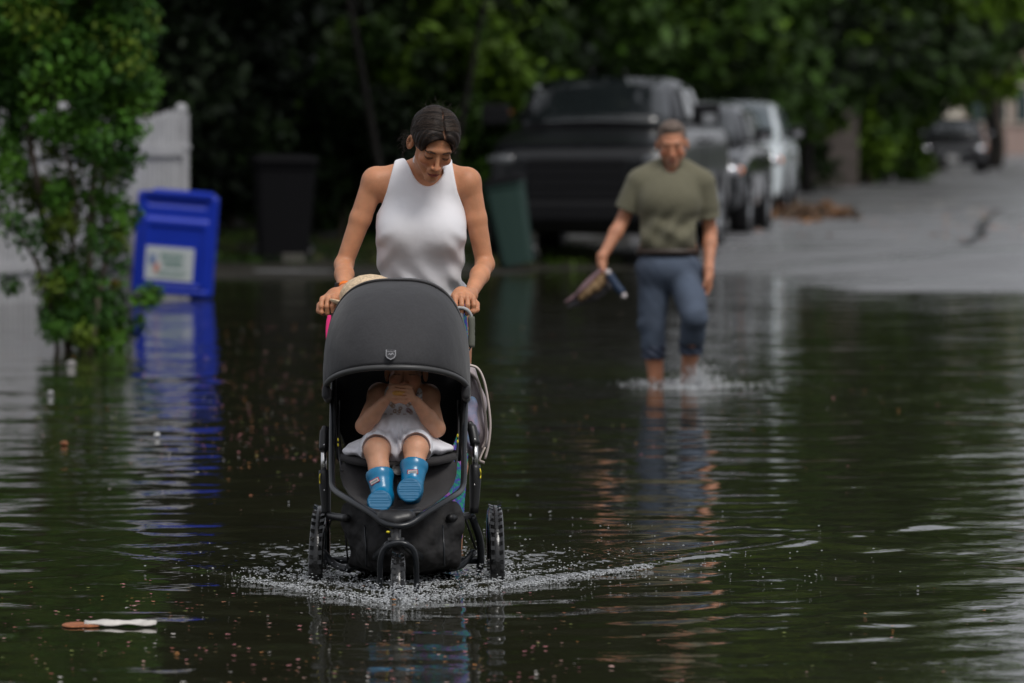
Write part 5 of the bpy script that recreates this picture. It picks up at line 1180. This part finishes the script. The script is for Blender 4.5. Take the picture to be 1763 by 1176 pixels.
# seat shell
def panel(name, grid, mat, t=.012, par=None, sub=1):
    n, m_ = len(grid), len(grid[0]); o = mk(name, [p for r in grid for p in r], [(i*m_+j, i*m_+j+1, (i+1)*m_+j+1, (i+1)*m_+j) for i in range(n-1) for j in range(m_-1)], mat, par or st)
    solid(subsurf(o, sub), t); return o
seat = panel('seat_back', [[s(574,600,19.02), s(640,596,19.05), s(730,596,19.05), s(799,600,19.02)], [s(578,700,18.96), s(640,700,18.99), s(730,700,18.99), s(795,700,18.96)], [s(586,775,18.86), s(640,780,18.88), s(730,780,18.88), s(788,775,18.86)]], M['interior'], .02)
for a_, b_ in ((575,588),(799,787)):
    panel('seat_side', [[s(a_,610,19.0), s(a_,620,18.86), s(a_,640,18.80)], [s(a_+(2 if a_<600 else -2),700,18.96), s(a_+(1 if a_<600 else -1),710,18.84), s(a_,720,18.76)], [s(b_,790,18.86), s(b_,792,18.72), s(a_+(6 if a_<600 else -6),800,18.62)]], M['interior'], .01)
panel('seat_base', [[s(586,778,18.87), s(640,782,18.89), s(730,782,18.89), s(788,778,18.87)], [s(578,782,18.70), s(640,790,18.68), s(730,790,18.68), s(793,782,18.70)], [s(592,792,18.57), s(640,802,18.55), s(730,802,18.55), s(780,790,18.57)]], M['charcoal2'], .02)
panel('foot_well', [[s(580,790,18.62), s(640,799,18.61), s(730,799,18.61), s(790,784,18.62)], [s(586,822,18.60), s(640,834,18.60), s(730,834,18.60), s(787,816,18.60)], [s(595,850,18.54), s(645,868,18.53), s(722,868,18.53), s(777,846,18.54)], [s(636,878,18.30), s(655,888,18.29), s(710,886,18.29), s(734,876,18.30)]], M['charcoal2'], .008)
mb = MB(); mb.lathe([(-.004,.0),(-.006,.020),(0,.0245),(.008,.0235),(.010,.019),(.008,.016),(.008,.0)], s(686,809,18.555), 'y', 28, np.diag([1,-1,1.])@rotm(R(20)))
mb.build('harness_buckle', M['plastic'], st)
mb = MB(); mb.tube([s(686,800,18.58), s(687,778,18.66)], .011, 8, flat=.3); mb.build('harness_strap', M['charcoal2'], st)
mb = MB(); mb.tube([s(686,818,18.575), s(688,860,18.50)], .006, 8, flat=.3); mb.build('harness_strap', M['charcoal2'], st)
for px, py in ((582,766),(582,757),(788,760),(788,750)):
    mb = MB(); mb.sphere(s(px,py,18.66), (.003,.003,.006), 6); mb.build('frame_button', M['yellow'], st)
# inner rails
for px in (583,789): mb = MB(); mb.tube(bez([s(px,690,18.8), s(px,760,18.70), s(px+(6 if px<600 else -6),812,18.6)],5), .005, 8); mb.build('inner_rail', M['plastic'], st)
# suspension struts
for sx, xs, y0, y1, y2, y3 in ((-1,(559,557.5,560),736,776,811,888),(1,(813,818,818),729,766,802,884)):
    mb = MB(); mb.tube(bez([s(xs[0]+ (2 if sx<0 else -6),y0,18.80), s(xs[0],y0+10,18.79), s(xs[1],y1,18.77)],5), [.013]*4+[.0165]*7, 12); cap_ = mb.build('strut_cap', M['plastic'], st)
    mb = MB(); mb.tube([s(xs[1],y1-3,18.77), s(xs[1],y2+3,18.76)], .0098, 16, True); mb.build('strut_tube', M['chrome'], st)
    mb = MB(); mb.tube(bez([s(xs[1],y2-2,18.76), s(xs[2],y2+30,18.755), s(xs[2]-sx*2,y3,18.75)],5), [.0165,.018,.0195,.0195,.0195,.019,.018,.017,.016,.015,.014], 12); ho = mb.build('strut_housing', M['plastic'], st)
    for yy in (y1-10, y2+33): mb = MB(); mb.sphere(s(xs[1]-sx*1,yy,18.738), (.003,.003,.003), 6); mb.build('bolt', M['chrome'], ho)
    mb = MB(); e_ = s(xs[2]+sx*8.5, y2+12, 18.75); mb.tube(bez([e_+(0,-.008,.014), e_+(sx*.002,-.014,.004), e_+(sx*.002,-.006,-.008), e_+(sx*.001,-.012,-.018)],4), .0022, 6); mb.build('strut_mark', M['yellow'], ho)
# joint bars from struts towards the seat
for sx, x0 in ((-1,566),(1,806)):
    mb = MB(); mb.tube(bez([s(x0-sx*0,888,18.74), s(x0-sx*14,890,18.66), s(x0-sx*32,892,18.55)],5), .0125, 10); mb.build('cross_bar', M['plastic'], st)
    mb = MB(); mb.tube(bez([s(x0+sx*6,888,18.76), s(x0+sx*19,925,18.80), s(x0+sx*22,960,18.82), s(x0+sx*19,984,18.84)],6), .0125, 10); mb.build('wheel_arm', M['frame'], st)
    mb = MB(); mb.tube([s(x0-sx*5,892,18.7), s(x0+sx*13,945,18.86)], .004, 8); mb.build('brace_wire', M['plastic'], st)
    mb = MB(); mb.tube(bez([s(x0+sx*10,950,18.85), s(x0-sx*12,973,18.80), s(x0-sx*36,980,18.72)],5), .012, 10); mb.build('lower_bar', M['frame'], st)
mb = MB(); mb.tube([s(552,965,18.84), s(822,965,18.84)], .012, 12); mb.build('rear_axle', M['frame'], st)
mb = MB(); mb.tube(bez([s(600,978,18.74), s(645,960,18.5), s(672,935,18.2)],6), .014, 10); mb.tube(bez([s(772,978,18.74), s(725,960,18.5), s(694,935,18.2)],6), .014, 10); mb.build('lower_frame', M['frame'], st)
# basket
bk = [[s(580,850,18.64), s(640,880,18.56), s(685,896,18.5), s(735,880,18.56), s(798,846,18.64)], [s(596,925,18.60), s(640,932,18.46), s(685,934,18.42), s(735,932,18.46), s(796,925,18.60)], [s(600,960,18.62), s(640,968,18.47), s(685,972,18.43), s(735,970,18.47), s(792,962,18.62)], [s(602,977,18.66), s(645,982,18.55), s(685,985,18.5), s(735,985,18.55), s(788,978,18.66)], [s(610,980,19.0), s(645,985,19.), s(685,986,19.), s(735,985,19.), s(780,980,19.)]]
panel('basket', bk, M['basket'], .006, sub=2); crumple(bpy.context.scene.objects['basket'], .045, .09, 4)
for x0, x1 in ((592,600),(796,790)): panel('basket_side', [[s(x0,890,18.62), s(x0,890,19.05)], [s(x1,978,18.66), s(x1,978,19.0)]], M['basket'], .006)
for px in (628,762): mb = MB(); mb.tube(bez([s(px,905,18.52), s(px+2,940,18.478), s(px+3,976,18.49)],5), .003, 6); mb.build('basket_seam', M['frame'], st)
mb = MB(); mb.sphere(s(668,916,18.15), (.006,.004,.004), 6); mb.build('yellow_button', M['yellow'], st)
# wheels
def wheel(cn, r, w_, yaw, name, camber=0, spokes=16):
    Mx = rotm(0,0,R(yaw))@rotm(0,R(camber),0)
    prof = []; rt = w_/2
    for t in np.linspace(-1.25,1.25,13)*math.pi/2: prof.append((math.sin(t)*rt, r-rt*.95+math.cos(t)*rt*.95))
    mb = MB(); mb.lathe(prof, cn, 'x', 56, Mx); wh = mb.build(name, M['rubber'], st)
    mb = MB()
    for i in range(40):
        t0 = 2*math.pi*i/40
        for sg in (-1,1):
            q = Mx@np.array((sg*rt*.45, math.cos(t0+sg*.04)*(r-.0005), math.sin(t0+sg*.04)*(r-.0005))); Mt = Mx@rotm(t0)@rotm(0,0,0)@rotm(R(0),0,0)
            mb.box(cn+q, (rt*.40,.0009,.007), Mx@rotm(t0)@rotm(0,0,R(0))@np.array([[1,0,0],[0,1,0],[0,0,1.]])@rotm(0,0,R(sg*22)))
    mb.build('tread', M['rubber'], wh, smooth=False)
    ri = r-w_*1.02
    mb = MB(); mb.lathe([(-rt*.55,ri-.004),(-rt*.6,ri+.010),(-rt*.3,ri+.004),(rt*.3,ri+.004),(rt*.6,ri+.010),(rt*.55,ri-.004)], cn, 'x', 48, Mx); mb.build('rim', M['frame'], wh)
    mb = MB()
    for i in range(spokes):
        t0 = 2*math.pi*i/spokes; sg = 1 if i % 2 else -1
        mb.tube([cn+Mx@np.array((sg*.018,math.cos(t0)*.02,math.sin(t0)*.02)), cn+Mx@np.array((0,math.cos(t0+.15*sg)*ri,math.sin(t0+.15*sg)*ri))], .0013, 5)
    mb.tube([cn+Mx@np.array((-.026,0,0)), cn+Mx@np.array((.026,0,0))], .018, 14); mb.build('hub_and_spokes', M['chrome'], wh)
    return wh
wheel(s(549.5,938,18.83)*(1,1,0)+(0,0,.045), .196, .050, -2, 'rear_wheel', 1.5)
wheel(s(853.5,938,18.83)*(1,1,0)+(0,0,.045), .198, .050, 2, 'rear_wheel', -1.0)
wheel(s(685.5,1000,18.16)*(1,1,0)+(0,0,-.008), .143, .048, 1, 'front_wheel')
# front fork
f = lambda px, py, D=18.13: P(px, py, D)
mb = MB(); mb.tube(bez([f(653,1034), f(654,1000), f(655,965,18.11), f(661,947,18.1), f(672,938,18.09), f(686,935,18.09), f(700,938,18.09), f(711,947,18.1), f(716,965,18.11), f(717,1000), f(718,1034)], 5), .0078, 10, flat=1.2)
fk = mb.build('fork', M['frame'], st)
mb = MB(); mb.tube([f(646,1024,18.15), f(725,1024,18.15)], .006, 10); mb.build('front_axle', M['plastic'], fk)
for px in (646,726): mb = MB(); mb.lathe([(-.008,.0),(-.008,.013),(.008,.013),(.008,0)], f(px,1024,18.15), 'x', 16); mb.build('axle_knob', M['plastic'], fk)
mb = MB(); mb.tube([f(683,943,18.1), f(682,925,18.13), f(682,915,18.16)], .015, 14); mb.lathe([(-.004,.026),(.004,.026),(.004,.012),(-.004,.012)], f(682,928,18.12), 'z', 20); mb.build('swivel', M['plastic'], fk)
# handle: side tubes rise back from the pivots to the grip
for sx, x0, x1 in ((-1,575,573),(1,799,794)):
    mb = MB(); mb.tube(bez([s(x0,660,18.86), s(x0,610,19.0), s(x1,560,19.12), s(x1,535,19.18)],6), [.012]*19, 12, flat=.7, up=(1,0,0)); mb.build('handle_tube', M['grey_plastic'] if sx > 0 else M['frame'], st)
mb = MB(); mb.tube(bez([s(573,535,19.18), s(576,529.5,19.19), s(600,528.5,19.19), s(685,528.5,19.19), s(775,528.5,19.19), s(792,529.5,19.19), s(795,536,19.18)],6), .0155, 14); mb.build('handlebar', pm('foam grip', (.015,.015,.015), .9), st)
mb = MB(); ring = [s(780.5,534,19.155), s(787,530.5,19.15), s(796,530,19.15), s(805,534,19.15), s(810,541,19.155), s(812,548,19.16)]
mb.tube(bez(ring,5), .0058, 10); ws = mb.build('wrist_strap', M['rope'], st)
mb = MB(); sl = bez([s(811.5,545,19.16), s(812,570,19.155), s(811.5,598,19.15)],6); mb.tube(sl, [.0105,.0118,.0118,.0118,.0118,.0105,.0118,.0105,.0118,.0118,.0118,.0118,.0108], 12); mb.build('foam_sleeve', M['foam_grip'], ws)
mb = MB(); mb.tube(bez([s(811,597,19.15), s(806,605,19.1), s(802,600,19.05)],5), .003, 6); mb.build('cord', M['rubber'], ws)
# backpack hanging on the right side
M['pack'] = pm('pale grey pink canvas', (.36,.31,.32), .85, var=.12, vscale=25, bump=.002, bscale=60); M['pack_in'] = pm('grey pack panel', (.12,.12,.125), .85); M['webbing'] = pm('cream webbing', (.55,.47,.43), .85, bump=.001, bscale=200)
M['pack_pink'] = pm('pink blue floral cloth', (.45,.3,.38), .85, col2=(.12,.25,.4), vscale=22)
bp = thing('backpack', 'pale pink and grey backpack with cream straps hanging behind the stroller handle', 'backpack', s(825,795,19.05))
pk = [('+', Box3(s(812,700,19.15), (.036,.11,.15), .035, rotm(0,R(-8),0)), 0), ('+', Ell(s(820,730,19.12), (.034,.09,.11)), .03), ('d', lambda p: .006*np.sin(p[:,2]*50+p[:,0]*60), 0)]
cloth_mesh('bag_body', pk, s(812,700,19.15)-.25, s(812,700,19.15)+.25, .006, M['pack'], bp)
pk = [('+', Ell(s(811,730,19.03), (.028,.03,.09)), 0), ('d', lambda p: .005*np.sin(p[:,2]*70+p[:,0]*90), 0)]
cloth_mesh('front_pocket', pk, s(811,730,19.03)-.13, s(811,730,19.03)+.13, .005, M['pack_pink'], bp)
for i, (path, r_) in enumerate(((([805,628],[822,634],[833,655],[840,690],[844,730],[841,765],[835,790]), .015), (([806,640],[822,655],[831,690],[836,725],[836,755],[830,772]), .017))):
    mb = MB(); mb.tube(bez([s(px,py,19.0+.03*i) for px, py in path],5), r_, 8, flat=.3, up=(0,0,1)); mb.build('strap', M['webbing'], bp)
mb = MB(); mb.tube(bez([s(835,770,19.0), s(828,785,18.99), s(826,793,18.985), s(834,797,18.98)],5), .0052, 8, flat=.4); mb.build('loose_end', M['webbing'], bp)
# straw hat held behind the canopy, pink cloth below the other hand
ha = [('+', Ell(s(638,512,19.16), (.105,.10,.078)), 0), ('d', lambda p: .0016*np.sin(p[:,0]*260)*np.sin(p[:,2]*300), 0)]
M['straw'] = pm('pale straw', (.66,.50,.33), .8, var=.22, vscale=130, bump=.003, bscale=160, detail=1)
hat = thing('straw_hat', 'pale woven straw hat held between the canopy and the woman', 'hat', s(632,505,19.15))
cloth_mesh('crown', ha, s(638,512,19.15)-.16, s(638,512,19.15)+.16, .005, M['straw'], hat)
mb = MB()
V = []; 
for j, rr in enumerate((.095,.125,.15,.17)):
    for i in range(40):
        t = 2*math.pi*i/40; V.append(s(640,524,19.17)+np.array((math.cos(t)*rr*.78-.01, math.sin(t)*rr*.45, -.004*j+.010*math.sin(2*t+1)-.028*math.cos(t)*0+(.02 if j > 2 else 0))))
mb.add(V, [(j*40+i, j*40+(i+1)%40, (j+1)*40+(i+1)%40, (j+1)*40+i) for j in range(3) for i in range(40)]); solid(mb.build('brim', M['straw'], hat), .005)
mb = MB(); mb.tube(bez([s(567,543,19.1), s(565.5,560,19.08), s(564,585,19.05)],5), [.006,.007,.008,.009,.009,.009,.009,.009,.008,.007,.006], 8, flat=.5)
tag(mb.build('cloth', pm('hot pink cloth', (.65,.02,.16), .8), None, origin=s(565,585,19.05)), 'sliver of hot pink cloth hanging below the woman\'s hand at the stroller edge', 'cloth')
